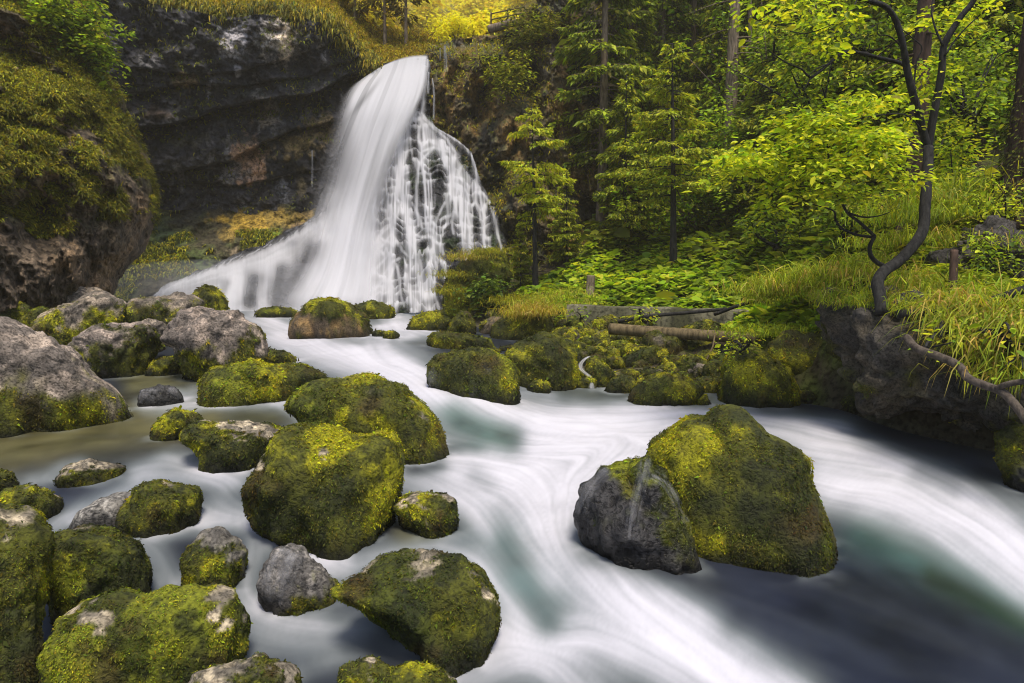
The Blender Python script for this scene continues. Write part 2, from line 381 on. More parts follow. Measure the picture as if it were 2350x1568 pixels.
WDARK = [  # places where the water runs clear and dark: points, half-width, strength
 ([(1050, 965), (1100, 985), (1160, 1000)], 34, .85), ([(1020, 1020), (1080, 1020)], 16, .6),
 ([(1300, 905), (1500, 910), (1700, 925), (1950, 945)], 20, .85), ([(1000, 1065), (940, 1075)], 16, .8),
 ([(1360, 1250), (1440, 1270), (1560, 1300), (1700, 1330), (1850, 1370), (2050, 1430)], 44, .95), ([(1960, 1270), (2100, 1370), (2400, 1520)], 50, .95), ([(1700, 1420), (2000, 1540), (2300, 1600)], 52, .8),
 ([(1150, 1250), (1200, 1330), (1260, 1420)], 34, .75), ([(2000, 975), (2150, 1030), (2400, 1130)], 36, .95), ([(2250, 1100), (2400, 1220)], 20, .5),
 ([(2100, 1090), (2180, 1120)], 24, .35), ([(1080, 1090), (1120, 1110)], 22, .3),
 ([(0, 1030), (150, 1010), (330, 1010)], 40, .7), ([(430, 860), (560, 850)], 14, .7), ([(560, 960), (660, 975)], 14, .7), ([(920, 1230), (1000, 1225)], 14, .8),
 ([(700, 1530), (900, 1530)], 18, .5), ([(780, 1480), (900, 1460)], 16, .4), ([(650, 735), (720, 745)], 8, .4), ([(860, 775), (960, 785)], 12, .25), ([(760, 775), (830, 790)], 10, .4),
]
def lic(shape, fx, fy, steps, seed, cell=1):
    r = np.random.default_rng(seed); h, w = shape
    nz = r.random((h // cell + 1, w // cell + 1)).repeat(cell, 0).repeat(cell, 1)[:h, :w]
    yy, xx = np.mgrid[0:h, 0:w].astype(np.float32); out = nz.copy(); cnt = 1
    for sgn in (1, -1):
        px, py = xx.copy(), yy.copy()
        for k in range(steps):
            ix = np.clip(px.round().astype(int), 0, w - 1); iy = np.clip(py.round().astype(int), 0, h - 1)
            px = px + sgn * fx[iy, ix]; py = py + sgn * fy[iy, ix]
            out += nz[np.clip(py.round().astype(int), 0, h - 1), np.clip(px.round().astype(int), 0, w - 1)]; cnt += 1
    out /= cnt; out -= out.mean()
    return out / (out.std() + 1e-9)
def build_stream():
    ns, ny = 860, 470
    S, T, X, Y, F = log_grid(-1.0, 1.0, ns, 3.6, 32.6, ny)
    Z = water_z(X, Y)
    P = np.stack([X, Y, Z], -1); U, V = proj(P)
    wob = fbm(np.stack([X, Y * .6, 0 * X], -1) * 1.2, 3, 5)
    Uw, Vw = U + wob * 16, V + wob * 9
    num = np.zeros_like(X); fu = np.zeros_like(X) + 1e-4; fv = np.zeros_like(X); foam = np.full_like(X, 1.0)
    for line, w, val in WSTROKE:
        d, tx, ty, t = segdist(Uw, Vw, line)
        w_ = w * 1.15
        g = np.exp(-(d / w_) ** 2); foam *= 1 - val * .93 * g
        k = 1 / (d + 12) ** 3 * 1e4; fu += k * tx; fv += k * ty
    foam = (1 - foam) * (.62 + .38 * sstep(900, 1120, U - .25 * (V - 1000)) + .30 * sstep(1000, 850, V)).clip(0, 1)
    for line, w, val in WDARK:
        d, tx, ty, t = segdist(Uw, Vw, line); g = np.exp(-(d / (w * 1.15)) ** 2); foam *= 1 - val * g
        k = .5 / (d + 14) ** 3 * 1e4; fu += k * tx; fv += k * ty
    hv = np.maximum(V - 619, 30)
    gs = (ns - 1) / 2.0; gt = (ny - 1) / (math.log(32.6) - math.log(3.6))
    gx = blur(fu, 7) / FPX * gs; gy = -blur(fv, 7) / hv * gt; l = np.hypot(gx, gy) + 1e-9; gx /= l; gy /= l
    a = lic(X.shape, gx, gy, 46, 1, 1); b = lic(X.shape, gx, gy, 60, 2, 3); c = lic(X.shape, gx, gy, 60, 3, 8)
    st = a * .22 + b * .5 + c * .6
    st = blur(st, 1.2); foam = blur(foam, 2.5)
    st = .75 * st + .25 * blur(st, 3)
    f = foam * (1 + .075 * st + .05 * blur(a, .6)) + .016 * st + .018
    # soft collars of froth where the stream meets a boulder
    col_ = np.zeros_like(f)
    for cx, cy, pts in CONTACT:
        rr_ = np.abs(pts - [cx, cy]).max() + .7; m = (np.abs(X - cx) < rr_) & (np.abs(Y - cy) < rr_)
        if not m.any() or len(pts) < 6: continue
        g = np.stack([X[m], Y[m]], -1); d = np.sqrt(((g[:, None] - pts[None]) ** 2).sum(-1).min(1))
        col_[m] = np.maximum(col_[m], np.exp(-(d / (.055 + .010 * cy)) ** 1.4))
    nz_ = sstep(-.35, .45, fbm(np.stack([X, Y, 0 * X], -1) * 2.6, 3, 78))
    f = f + (1 - f) * .55 * col_ * nz_ * (.35 + .65 * np.clip(blur(f, 6) * 2.2, 0, 1))
    f = np.clip(f, 0.0, 1); f = f ** 1.05
    # clear-water tint: dark slate, teal in the chutes, olive where the bed shows on the left
    tint = np.empty(X.shape + (3,)); tint[:] = (.012, .015, .026)
    def blob(line, w, c, k=1):
        d, *_ = segdist(Uw, Vw, line); g = (np.exp(-(d / w) ** 2) * k)[..., None]
        tint[:] = tint * (1 - g) + np.array(c) * g
    blob([(1040, 950), (1130, 990)], 60, (.045, .085, .075)); blob([(1160, 1260), (1240, 1400)], 90, (.035, .065, .065))
    blob([(2000, 1220), (2350, 1380)], 60, (.025, .055, .05)); blob([(2150, 1330), (2350, 1430)], 30, (.012, .026, .016))
    blob([(-50, 1040), (150, 1000), (330, 970), (480, 960)], 60, (.075, .068, .028)); blob([(300, 870), (560, 855)], 30, (.085, .08, .035)); blob([(560, 960), (680, 960)], 30, (.04, .04, .025))
    blob([(920, 1225), (1000, 1220)], 30, (.07, .07, .045)); blob([(1000, 1060), (900, 1090)], 40, (.02, .022, .035)); blob([(1300, 900), (1700, 920)], 22, (.03, .036, .032))
    bed = fbm(np.stack([X, Y, 0 * X], -1) * 2.2, 4, 77)
    tint *= (1 + .45 * bed)[..., None]
    white = np.array([.52, .515, .57]); green = np.array([.32, .36, .37])
    k = sstep(.2, .95, f)[..., None]
    colr = tint * (1 - f[..., None]) + (green * (1 - k) + white * k) * f[..., None]
    Z2 = Z + .035 * foam * st * np.clip(Y / 12, .4, 1) * .35 + .05 * foam * fbm(np.stack([X, Y, 0 * X], -1) * .9, 3, 9)
    P[..., 2] = Z2
    o = mesh('stream_water', P.reshape(-1, 3), F, M_STREAM, None, colr.reshape(-1, 3), True, {'foam': f})
    tag(o, None, None, None, 'structure')
# ================================================================== TERRAIN SHEET
def build_terrain():
    S, T, X, Y, F = log_grid(-1.25, 1.25, 420, 2.6, 75, 330)
    Z = ter_z(X, Y)
    P = np.stack([X, Y, Z], -1)
    wz = water_z(X, Y); land = sstep(-.1, .3, Z - wz)
    n1 = fbm(P * .55, 4, 3); n2 = fbm(P * 2.1, 4, 8)
    P[..., 2] += land * (.35 * n1 + .12 * n2)
    m = sstep(-.25, .35, fbm(P * 1.1, 4, 21))[..., None]
    c = np.array([.045, .036, .022]) * (1 - m) + np.array([.055, .07, .014]) * m
    c = c * (1 - .0) 
    far = sstep(34, 44, Y)[..., None]
    c = c * (1 - far) + np.array([.05, .055, .02]) * far
    wet = (1 - land)[..., None]; c = c * (1 - wet) + np.array([.06, .055, .035]) * wet
    o = mesh('ground_terrain', P.reshape(-1, 3), F, M_SOIL, None, c.reshape(-1, 3)); tag(o, kind='structure')
build_terrain()
# ================================================================== CLIFF PATCHES
def patch(name, poly, ctrl, step, relief, colour, mat, edge=6, seed=1, kind='structure', keepfn=None):
    poly = np.array(poly, float); (u0, v0), (u1, v1) = poly.min(0) - 8, poly.max(0) + 8
    us = np.arange(u0, u1, step); vs = np.arange(v0, v1, step); U, V = np.meshgrid(us, vs)
    c = np.array(ctrl, float); f = tps(c[:, :2] / 500, c[:, 2], 1e-4)
    Y = f(np.stack([U, V], -1) / 500)
    P0 = at(U, V, Y)
    dY, info = relief(U, V, P0)
    P = at(U, V, Y + dY)
    wn = fbm(np.stack([U, V, 0 * U], -1) / 40, 4, seed + 50); wm = fbm(np.stack([U, V, 0 * U + 9], -1) / 40, 4, seed + 51)
    keep = inpoly(U + wn * edge, V + wm * edge, poly)
    ns = U.shape[1]; i = np.arange(U.shape[0] - 1)[:, None] * ns; j = np.arange(ns - 1)[None]
    F = np.stack([i + j, i + ns + j, i + ns + j + 1, i + j + 1], -1).reshape(-1, 4)
    kf = keep.ravel()[F].all(1); F = F[kf]
    used = np.zeros(U.size, bool); used[F] = True; idx = np.cumsum(used) - 1
    N_ = np.zeros((U.size, 3)); Pf = P.reshape(-1, 3)
    gu = np.gradient(P, axis=1); gv = np.gradient(P, axis=0); Nn = unit(np.cross(gv, gu)); Nn *= np.sign(-(Nn * ray(U, V)).sum(-1))[..., None]
    C = colour(U, V, P, Nn, info)
    o = mesh(name, Pf[used], idx[F], mat, None, C.reshape(-1, 3)[used]); 
    if kind: tag(o, kind=kind)
    return dict(obj=o, U=U[keep], V=V[keep], P=P[keep], N=Nn[keep], C=C[keep], info={k: x[keep] for k, x in info.items()})
def spots(U, V, C, lst):
    for (u, v, ru, rv, c, k) in lst:
        nz = fbm(np.stack([U, V, 0 * U + u], -1) / 14, 4, int(u) % 97)
        g = (k * sstep(.25, .75, 1.05 - np.hypot((U - u) / ru, (V - v) / rv) * .75 + .45 * nz))[..., None]
        C = C * (1 - g) + np.array(c) * g
    return C
def line_v(U, line):
    l = np.array(line, float); return np.interp(U, l[:, 0], l[:, 1])
# --- dark overhanging cliff on the left of the fall
SK = 1.5
STRATA = [([(180, 70), (300, 150), (420, 170), (560, 165), (700, 120), (860, 60)], .35, 30), ([(200, 230), (300, 292), (420, 275), (500, 246), (600, 235), (700, 218), (860, 150)], 1.5, 55), ([(300, 395), (430, 388), (520, 372), (600, 330), (680, 300), (860, 255)], .9, 50), ([(330, 210), (430, 190), (560, 200), (700, 175), (860, 110)], .4, 25), ([(400, 420), (560, 425), (700, 395), (800, 380)], .45, 30)]
def rel_over(U, V, P):
    wob = fbm(P * np.array([.35, .3, .25]), 3, 4) * 10 + fbm(P * 1.3, 3, 14) * 4
    d = 0
    crack = np.zeros_like(U)
    for line, a, fall in STRATA:
        t = V + wob - line_v(U, line)
        d = d + SK * a * sstep(-1.5, 4, t) * np.exp(-np.maximum(t, 0) / fall)
        crack = np.maximum(crack, np.exp(-((t - 2) / 5) ** 2))
    rough = facets(P * np.array([.55, .5, .5]), 4, .14, 301) + facets(P * np.array([1.6, 1.5, 1.2]), 4, .07, 302) + ridged(P * np.array([.5, .5, .9]), 5, 6) * -.35 + fbm(P * np.array([2.2, 2.2, 3.0]), 4, 7) * .2
    return d + rough, dict(crack=crack)
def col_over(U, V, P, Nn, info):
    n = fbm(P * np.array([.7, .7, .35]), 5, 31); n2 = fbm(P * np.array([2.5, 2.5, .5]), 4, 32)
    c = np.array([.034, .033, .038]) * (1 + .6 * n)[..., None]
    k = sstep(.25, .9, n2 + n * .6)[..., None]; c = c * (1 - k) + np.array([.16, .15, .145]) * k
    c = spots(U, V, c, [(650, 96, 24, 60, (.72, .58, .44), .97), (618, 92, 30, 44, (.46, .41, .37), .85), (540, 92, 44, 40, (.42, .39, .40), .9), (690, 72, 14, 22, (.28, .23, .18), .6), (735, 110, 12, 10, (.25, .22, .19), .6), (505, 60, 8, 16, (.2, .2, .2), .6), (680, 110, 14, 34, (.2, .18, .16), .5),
        (575, 375, 46, 60, (.46, .28, .17), .97), (535, 400, 46, 30, (.24, .215, .2), .8), (670, 335, 80, 34, (.25, .18, .07), .85), (740, 300, 46, 46, (.22, .16, .07), .8), (610, 262, 40, 34, (.25, .2, .15), .85), (700, 268, 20, 16, (.13, .115, .10), .6), (690, 420, 16, 40, (.11, .085, .035), .6), (650, 440, 20, 26, (.15, .15, .16), .7),
        (430, 185, 40, 24, (.28, .19, .09), .75), (480, 200, 9, 34, (.40, .38, .42), .8), (545, 160, 8, 40, (.34, .32, .33), .7), (250, 120, 30, 20, (.22, .2, .19), .6), (430, 320, 60, 20, (.06, .055, .03), .6), (560, 320, 60, 16, (.07, .065, .05), .5), (360, 260, 40, 20, (.08, .05, .03), .6), (560, 210, 60, 16, (.06, .07, .055), .5), (700, 190, 70, 14, (.06, .065, .05), .5)])
    return c
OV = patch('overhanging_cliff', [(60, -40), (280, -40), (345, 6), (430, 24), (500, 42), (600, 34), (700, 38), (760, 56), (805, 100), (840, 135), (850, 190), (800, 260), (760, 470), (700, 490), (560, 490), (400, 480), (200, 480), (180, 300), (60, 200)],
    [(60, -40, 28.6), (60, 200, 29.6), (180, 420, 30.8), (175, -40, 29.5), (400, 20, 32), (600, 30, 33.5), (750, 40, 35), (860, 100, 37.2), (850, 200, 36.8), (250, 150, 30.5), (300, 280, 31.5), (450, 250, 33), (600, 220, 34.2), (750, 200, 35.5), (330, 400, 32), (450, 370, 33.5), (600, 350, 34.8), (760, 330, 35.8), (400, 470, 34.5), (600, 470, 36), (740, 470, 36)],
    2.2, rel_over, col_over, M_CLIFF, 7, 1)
# --- slope of gravel and moss under the overhang
def rel_slope(U, V, P): return fbm(P * .9, 5, 41) * .5 + fbm(P * 3.2, 3, 42) * .16, {}
def col_slope(U, V, P, Nn, info):
    n = fbm(P * .8, 4, 43); k = sstep(-.3, .5, n)[..., None]
    c = np.array([.05, .042, .022]) * (1 - k) + np.array([.06, .075, .02]) * k
    return spots(U, V, c, [(560, 505, 80, 40, (.42, .27, .04), .97), (650, 500, 80, 22, (.28, .19, .04), .9), (520, 540, 25, 18, (.22, .15, .04), .8), (610, 540, 50, 15, (.12, .17, .012), .9), (560, 578, 46, 18, (.22, .17, .11), .85), (690, 520, 30, 16, (.22, .15, .08), .8), (430, 500, 40, 30, (.05, .045, .025), .7), (420, 600, 60, 40, (.05, .08, .018), .8), (480, 620, 40, 20, (.06, .08, .02), .8), (380, 560, 40, 50, (.022, .04, .016), .8), (700, 490, 30, 14, (.17, .11, .03), .7)])
SL = patch('rubble_slope', [(290, 455), (360, 460), (440, 475), (560, 470), (740, 465), (780, 500), (760, 560), (700, 640), (560, 700), (250, 700), (250, 560)],
    [(320, 460, 35.5), (450, 475, 36), (600, 470, 36.2), (740, 470, 36), (760, 560, 34.5), (300, 560, 33), (450, 560, 33.8), (600, 560, 34.2), (300, 650, 31.5), (450, 650, 32), (600, 640, 32.8), (300, 700, 30.5), (560, 700, 31.6)], 2.6, rel_slope, col_slope, M_CLIFF, 3, 2)
# --- mossy bluff on the far left
BLPOLY = [(-160, -80), (185, -80), (215, 10), (240, 90), (252, 135), (240, 165), (262, 185), (285, 225), (290, 265), (315, 300), (335, 350), (352, 400), (358, 440), (362, 500), (350, 540), (330, 580), (300, 610), (270, 640), (262, 700), (-160, 720)]
BLR = sorted([(p[1], p[0]) for p in BLPOLY[1:-1]])
def rel_bluff(U, V, P):
    edge = np.interp(V, [b[0] for b in BLR], [b[1] for b in BLR]) - U
    d = 1.7 * np.exp(-np.maximum(edge, 0) / 16)
    led = ridged(P * np.array([.45, .45, .6]), 4, 61)
    r = -1.0 * led + facets(P * np.array([.9, .8, .7]), 5, .15, 305) + facets(P * 2.4, 4, .05, 306) + fbm(P * 1.6, 5, 62) * .2 + fbm(P * 4.5, 3, 64) * .1
    cave = np.exp(-(((U - 70) / 60) ** 2 + ((V - 500) / 60) ** 2)) * 1.1 + np.exp(-(((U - 290) / 50) ** 2 + ((V - 610) / 35) ** 2)) * .8
    return d + r + cave, {}
def col_bluff(U, V, P, Nn, info):
    n = fbm(P * .9, 5, 65); n2 = fbm(P * 3, 4, 66)
    c = np.array([.095, .07, .048]) * (1 + .9 * n2)[..., None]
    k = sstep(.0, .6, n)[..., None]; c = c * (1 - k) + np.array([.22, .145, .08]) * k
    k = (sstep(520, 380, V + 90 * n) * sstep(-.45, .3, fbm(P * .8, 4, 67) + Nn[..., 2] * .5))[..., None]
    c = c * (1 - k) + np.array([.11, .11, .016]) * k
    return spots(U, V, c, [(205, 95, 20, 22, (.26, .23, .2), .8), (90, 120, 40, 30, (.14, .12, .1), .5), (120, 520, 60, 60, (.10, .07, .04), .6), (270, 540, 50, 40, (.10, .075, .045), .5), (40, 600, 40, 40, (.13, .10, .07), .5)])
BL = patch('mossy_bluff', BLPOLY, [(-160, -80, 22), (0, -60, 24.5), (150, -60, 26.5), (220, 60, 27), (0, 150, 22), (150, 150, 24), (250, 160, 26), (0, 300, 19.8), (150, 300, 21.8), (300, 290, 25), (0, 450, 18.6), (150, 450, 20.6), (350, 450, 24.6), (0, 600, 17.8), (150, 600, 20.2), (300, 600, 24.2), (-160, 300, 17), (-160, 700, 15), (0, 700, 17.3), (260, 700, 23.4)],
    2.2, rel_bluff, col_bluff, M_CLIFF, 8, 3)
# --- brown cliff to the right of the fall
def rel_right(U, V, P):
    r = facets(P * np.array([.8, .7, .5]), 5, .28, 303) + facets(P * np.array([2.2, 2., 1.4]), 4, .12, 304) - .5 * ridged(P * np.array([.55, .5, .4]), 5, 71) + fbm(P * 2.2, 5, 72) * .32
    top = sstep(128, 92, V + 5 * fbm(P, 3, 73)) * 2.2 * sstep(1210, 1130, U)
    cl = 1.6 * np.exp(-((U - (1225 + (V - 200) * .12)) / 22) ** 2) * sstep(450, 200, V)
    return r + top + cl, {}
def col_right(U, V, P, Nn, info):
    n = fbm(P * .9, 5, 74); n2 = fbm(P * np.array([2, 2, 1.2]), 4, 75)
    c = np.array([.10, .075, .045]) * (1 + .7 * n2)[..., None]
    k = sstep(-.1, .6, n)[..., None]; c = c * (1 - k) + np.array([.26, .155, .05]) * k
    k = sstep(.05, .6, -n + .3 * n2)[..., None]; c = c * (1 - k) + np.array([.028, .027, .027]) * k
    c = spots(U, V, c, [(1060, 100, 60, 16, (.10, .095, .09), .8), (1255, 140, 40, 50, (.17, .14, .11), .6), (1010, 95, 25, 8, (.06, .09, .015), .8), (1000, 150, 14, 60, (.03, .035, .026), .7), (1250, 330, 40, 50, (.16, .13, .11), .5), (1270, 440, 40, 40, (.2, .15, .11), .5), (1140, 430, 30, 90, (.02, .026, .016), .8), (1170, 530, 40, 60, (.05, .05, .03), .6), (1060, 300, 40, 60, (.17, .105, .035), .4), (1210, 200, 24, 90, (.025, .025, .027), .8)])
    k = (sstep(.3, .8, Nn[..., 2] + .4 * n2) * .6)[..., None]
    return c * (1 - k) + np.array([.06, .07, .014]) * k
RC = patch('brown_cliff', [(968, 128), (985, 105), (1040, 88), (1090, 80), (1140, 78), (1180, 60), (1220, 10), (1260, -40), (1460, -60), (1480, 300), (1470, 560), (1400, 600), (1280, 650), (1100, 720), (1080, 700), (1090, 500), (1040, 440), (930, 420), (930, 160)],
    [(980, 130, 36.6), (980, 250, 36.4), (1060, 120, 36), (1060, 300, 35.6), (1150, 100, 35.4), (1150, 300, 34.6), (1130, 500, 33.2), (1120, 650, 31), (1250, 0, 36), (1250, 200, 34.8), (1250, 400, 33.4), (1250, 600, 32), (1400, 0, 38), (1400, 200, 36.5), (1400, 400, 35), (1420, 560, 33.8), (1480, 200, 38)],
    2.2, rel_right, col_right, M_CLIFF, 6, 4)
# --- ground above the cliffs and the bright valley behind the lip
def rel_up(U, V, P): return fbm(P * .5, 4, 81) * .7 + fbm(P * 1.8, 3, 82) * .25, {}
def col_up(U, V, P, Nn, info):
    n = sstep(-.4, .5, fbm(P * .7, 4, 83))[..., None]
    return np.array([.10, .085, .018]) * (1 - n) + np.array([.19, .16, .016]) * n
UPV = patch('upper_slope', [(330, -120), (1500, -160), (1500, -40), (1260, -20), (1230, 60), (1150, 95), (1010, 112), (985, 140), (900, 150), (850, 160), (800, 120), (770, 70), (700, 45), (600, 40), (500, 48), (430, 30), (360, 20)],
    [(330, -120, 36), (360, 20, 32.2), (500, 45, 33.2), (600, 38, 34), (700, 42, 34.8), (770, 65, 35.8), (820, 140, 37.5), (900, 150, 37.5), (985, 140, 37.5), (1010, 112, 38.5), (1150, 95, 38.5), (1240, 40, 40), (500, -60, 38), (700, -60, 42), (800, 20, 43), (850, 90, 41), (950, 90, 42), (950, 40, 50), (1060, 40, 50), (950, -60, 66), (1100, -60, 66), (1200, -60, 56), (1500, -100, 60), (1300, -30, 44)],
    3.2, rel_up, col_up, M_SOIL, 5, 5)
# ================================================================== WATERFALL
def Z2(x, y): return (573.7 + .439 * x, 57.4 + .439 * y)
CASC = [[(930, 150), (925, 260), (905, 390), (895, 460)], [(895, 460), (960, 530), (1060, 590), (1120, 625), (1160, 690), (1190, 800), (1195, 850)], [(1190, 850), (1180, 930), (1210, 1010), (1230, 1170)], [(880, 460), (950, 530), (1030, 600), (1080, 680), (1090, 760), (1080, 850), (1070, 950), (1060, 1000)], [(870, 455), (830, 520), (830, 600), (810, 700), (800, 780)], [(900, 490), (880, 590), (900, 640)],
 [(960, 640), (900, 700), (880, 760), (870, 850), (870, 960), (880, 1050)], [(1070, 680), (1060, 800), (1040, 880)], [(740, 800), (760, 910), (790, 930), (760, 1010), (720, 1060), (680, 1100), (650, 1150)], [(830, 770), (790, 790), (765, 880)], [(1020, 930), (980, 1010), (950, 1080), (960, 1130), (950, 1220)], [(940, 930), (945, 1000), (930, 1080)], [(1130, 860), (1150, 940), (1140, 1000), (1160, 1090)], [(1075, 900), (1070, 980), (1055, 1030), (1060, 1090)],
 [(890, 1230), (900, 1400), (890, 1490)], [(970, 1240), (960, 1400), (985, 1490)], [(930, 1240), (925, 1400), (935, 1490)], [(1000, 1250), (1022, 1310)], [(760, 1250), (780, 1330), (800, 1470)], [(730, 1100), (700, 1150), (650, 1180), (600, 1220)], [(730, 1200), (670, 1260), (630, 1310), (610, 1370)], [(1210, 870), (1260, 940), (1290, 1060), (1315, 1180)], [(850, 930), (880, 1000), (900, 1060)], [(740, 1095), (770, 1130), (800, 1180), (830, 1210)], [(870, 1100), (900, 1110), (960, 1110)], [(900, 660), (960, 640), (1040, 665)], [(820, 1110), (850, 1150), (870, 1200)], [(700, 1300), (740, 1240), (780, 1220)], [(960, 1130), (1000, 1150), (1010, 1200)]]
FANS = [  # broad silky sheets of the apron: line, half-width, strength (in photo pixels)
 ([(735, 515), (680, 560), (600, 600), (520, 625), (430, 650), (370, 672)], 16, .7), ([(750, 540), (690, 590), (600, 630), (520, 665), (440, 690)], 26, .9), ([(745, 600), (640, 625), (560, 655), (520, 700)], 30, .9), ([(720, 520), (640, 565), (560, 600)], 7, .6), ([(560, 600), (480, 625), (400, 655)], 6, .6), ([(590, 640), (600, 690), (610, 710)], 22, .95), ([(540, 640), (530, 700)], 30, .95), ([(640, 600), (600, 640)], 24, .8),
 ([(800, 480), (770, 560), (740, 620), (690, 680), (640, 712)], 46, .9), ([(820, 560), (790, 640), (760, 712)], 50, .95), ([(850, 560), (840, 620), (800, 712)], 30, .9), ([(690, 620), (660, 680), (640, 700)], 14, .4), ([(500, 705), (620, 712), (760, 712), (860, 710)], 10, .85), ([(880, 650), (850, 690), (840, 712)], 22, .8), ([(870, 560), (850, 600), (830, 660)], 20, .7)]
FDARK = [([(715, 580), (680, 630), (655, 690)], 30, .95), ([(735, 560), (700, 600)], 9, .5), ([(645, 620), (632, 695)], 20, .85), ([(585, 640), (572, 695)], 22, .9), ([(520, 650), (505, 690)], 9, .5), ([(813, 615), (805, 670)], 8, .7)]
CPOLY = [(985, 136), (992, 200), (985, 260), (1000, 290), (1050, 320), (1085, 350), (1105, 420), (1140, 480), (1165, 560), (1150, 590), (1060, 640), (1020, 720), (480, 724), (340, 690), (365, 660), (480, 610), (600, 560), (720, 495), (760, 380), (800, 240), (840, 156), (930, 134)]
CCT = [(985, 128, 36.4), (850, 150, 37), (900, 125, 37), (985, 260, 35.8), (800, 260, 36.2), (1000, 300, 35.2), (1090, 360, 34.4), (900, 260, 35.6), (950, 400, 33.8), (850, 400, 34.6), (760, 400, 35.4), (1050, 450, 33), (1150, 550, 32), (1050, 600, 31), (950, 500, 32.6), (850, 520, 33.4), (740, 500, 34.2), (600, 560, 33.4), (480, 610, 32.4), (370, 660, 31.5), (900, 600, 31.6), (750, 600, 32.4), (620, 640, 31.8), (1010, 715, 29.8), (850, 715, 30), (700, 715, 30.2), (550, 715, 30.3), (400, 700, 30.6), (1165, 580, 31.6)]
def build_fall():
    root = empty('waterfall', at(760, 710, 30.5))
    tag(root, 'tall white waterfall plunging over the cliff and fanning into many cascades', 'waterfall')
    step = 1.5
    us = np.arange(335, 1175, step); vs = np.arange(116, 728, step); U, V = np.meshgrid(us, vs); c = np.array(CCT, float)
    f = tps(c[:, :2] / 500, c[:, 2], 1e-4); Y = f(np.stack([U, V], -1) / 500); P = at(U, V, Y)
    # rounded rock domes under the ledges, each wrapped by a little fan of water
    right = [Z2(*p) for p in [(850, 440), (960, 510), (1120, 610), (1190, 730), (1330, 1180), (1010, 1250), (1010, 1490), (560, 1490), (590, 1150), (690, 850), (780, 600)]]
    dY = -.35 * ridged(P * np.array([.8, .6, .8]), 4, 91) + fbm(P * 2.5, 4, 92) * .14
    foam = np.zeros_like(U)
    vnz = fbm(np.stack([U / 2.6, V / 60, 0 * U], -1), 3, 93); vn2 = fbm(np.stack([U / 7, V / 90, 0 * U + 5], -1), 3, 94)
    # ledges of the rock: irregular steps; water is traced down them strand by strand
    def ledge(u, v):
        z = np.zeros_like(u); ph = fbm(np.stack([u / 55, v / 70, z + 3], -1), 3, 110) * 30 + fbm(np.stack([u / 13, v / 30, z + 8], -1), 2, 112) * 9
        q = (v + ph) / 27.0; return q - np.floor(q), np.floor(q)
    fr, row = ledge(U, V)
    bump = fbm(np.stack([U / 16, row * 2.7, 0 * U], -1), 2, 114)
    dY = dY - .40 * np.exp(-fr * 2.0) * sstep(0, .12, fr) * (.75 + .7 * bump)
    r3 = np.random.default_rng(17); nP = 5200; k1, k2, k3 = int(nP * .36), int(nP * .36), nP - int(nP * .36) * 2
    t_ = r3.random(k2); pu = np.concatenate([r3.normal(930, 9, k1), 955 + 150 * t_, r3.uniform(845, 905, k3)]); pv = np.concatenate([r3.uniform(235, 262, k1), 262 + 175 * t_ ** 1.1, r3.uniform(330, 690, k3)])
    pv[k1 + k2:] = np.maximum(pv[k1 + k2:], 250 + (905 - pu[k1 + k2:]) * 4.5)
    H_, W_ = U.shape; den = np.zeros((H_, W_)); wgt = r3.lognormal(-.2, .7, nP); side = r3.normal(0, 1, nP)
    for it in range(420):
        fr_, row_ = ledge(pu, pv); on = fr_ < .16; zz = np.zeros_like(pu)
        ch = vnoise(np.stack([pu / 15 + .5, row_ * .35 + pv / 90, zz], -1), 120) - vnoise(np.stack([pu / 15 - .5, row_ * .35 + pv / 90, zz], -1), 120)
        drift = np.clip((pu - 925) / np.maximum(pv - 150, 60), -.25, .75) * np.where(pv < 400, .75, .35)
        side = np.where(on & (r3.random(nP) < .12), r3.normal(0, 1, nP), side)
        pu = pu + np.where(on, 1.1 * np.sign(ch) * np.minimum(np.abs(ch) * 3, 1) + .14 * side + drift * 1.6, drift * .8 + r3.normal(0, .07, nP)); pv = pv + np.where(on, .62, 1.5)
        iu = ((pu - us[0]) / step).round().astype(int); iv = ((pv - vs[0]) / step).round().astype(int); m = (iu >= 0) & (iu < W_) & (iv >= 0) & (iv < H_) & (pv < 716)
        np.add.at(den, (iv[m], iu[m]), (np.where(on, 1.0, .30 + .75 * np.exp(-fr_ * 3.2)) * wgt)[m])
    lipm = sstep(.0, .05, fr) * np.exp(-fr * 5); den = .75 * blur(den, 1.6, .55) + 1.0 * lipm * blur(den, 3, 6) * (1 + .8 * vn2) + .22 * blur(den, 9, 4.5)
    foam = 1 - np.exp(-np.maximum(den - .8, 0) * .10); foam = foam * np.clip(.88 + .5 * vnz, .2, 1.2)
    fU = U + 3 * fbm(P * 1.2, 3, 95)
    for line in CASC:
        ln = [Z2(*p) for p in line]; d, tx, ty, t = segdist(fU, V, ln)
        wd = 2.6 + 1.2 * np.sin(t * 3.1)
        a = .62 * np.exp(-(d / wd) ** 2) * np.clip(.8 + .5 * vnz, .1, 1.2) + .16 * np.exp(-(d / 9) ** 2) * np.clip(.6 + .9 * vn2, 0, 1.2)
        foam = 1 - (1 - foam) * (1 - np.clip(a, 0, .97))
    for line, w, s in FANS:
        d, tx, ty, t = segdist(U + 6 * vn2, V, line); a = s * np.exp(-(d / w) ** 2) * np.clip(.92 + .10 * vnz + .25 * fbm(np.stack([d / 6, t * 3, 0 * d], -1), 3, 118), 0, 1.15)
        foam = 1 - (1 - foam) * (1 - np.clip(a, 0, .97))
    for line, w, s in FDARK:
        d, *_ = segdist(U + 5 * vn2, V, line); foam *= 1 - s * np.exp(-(d / w) ** 2)
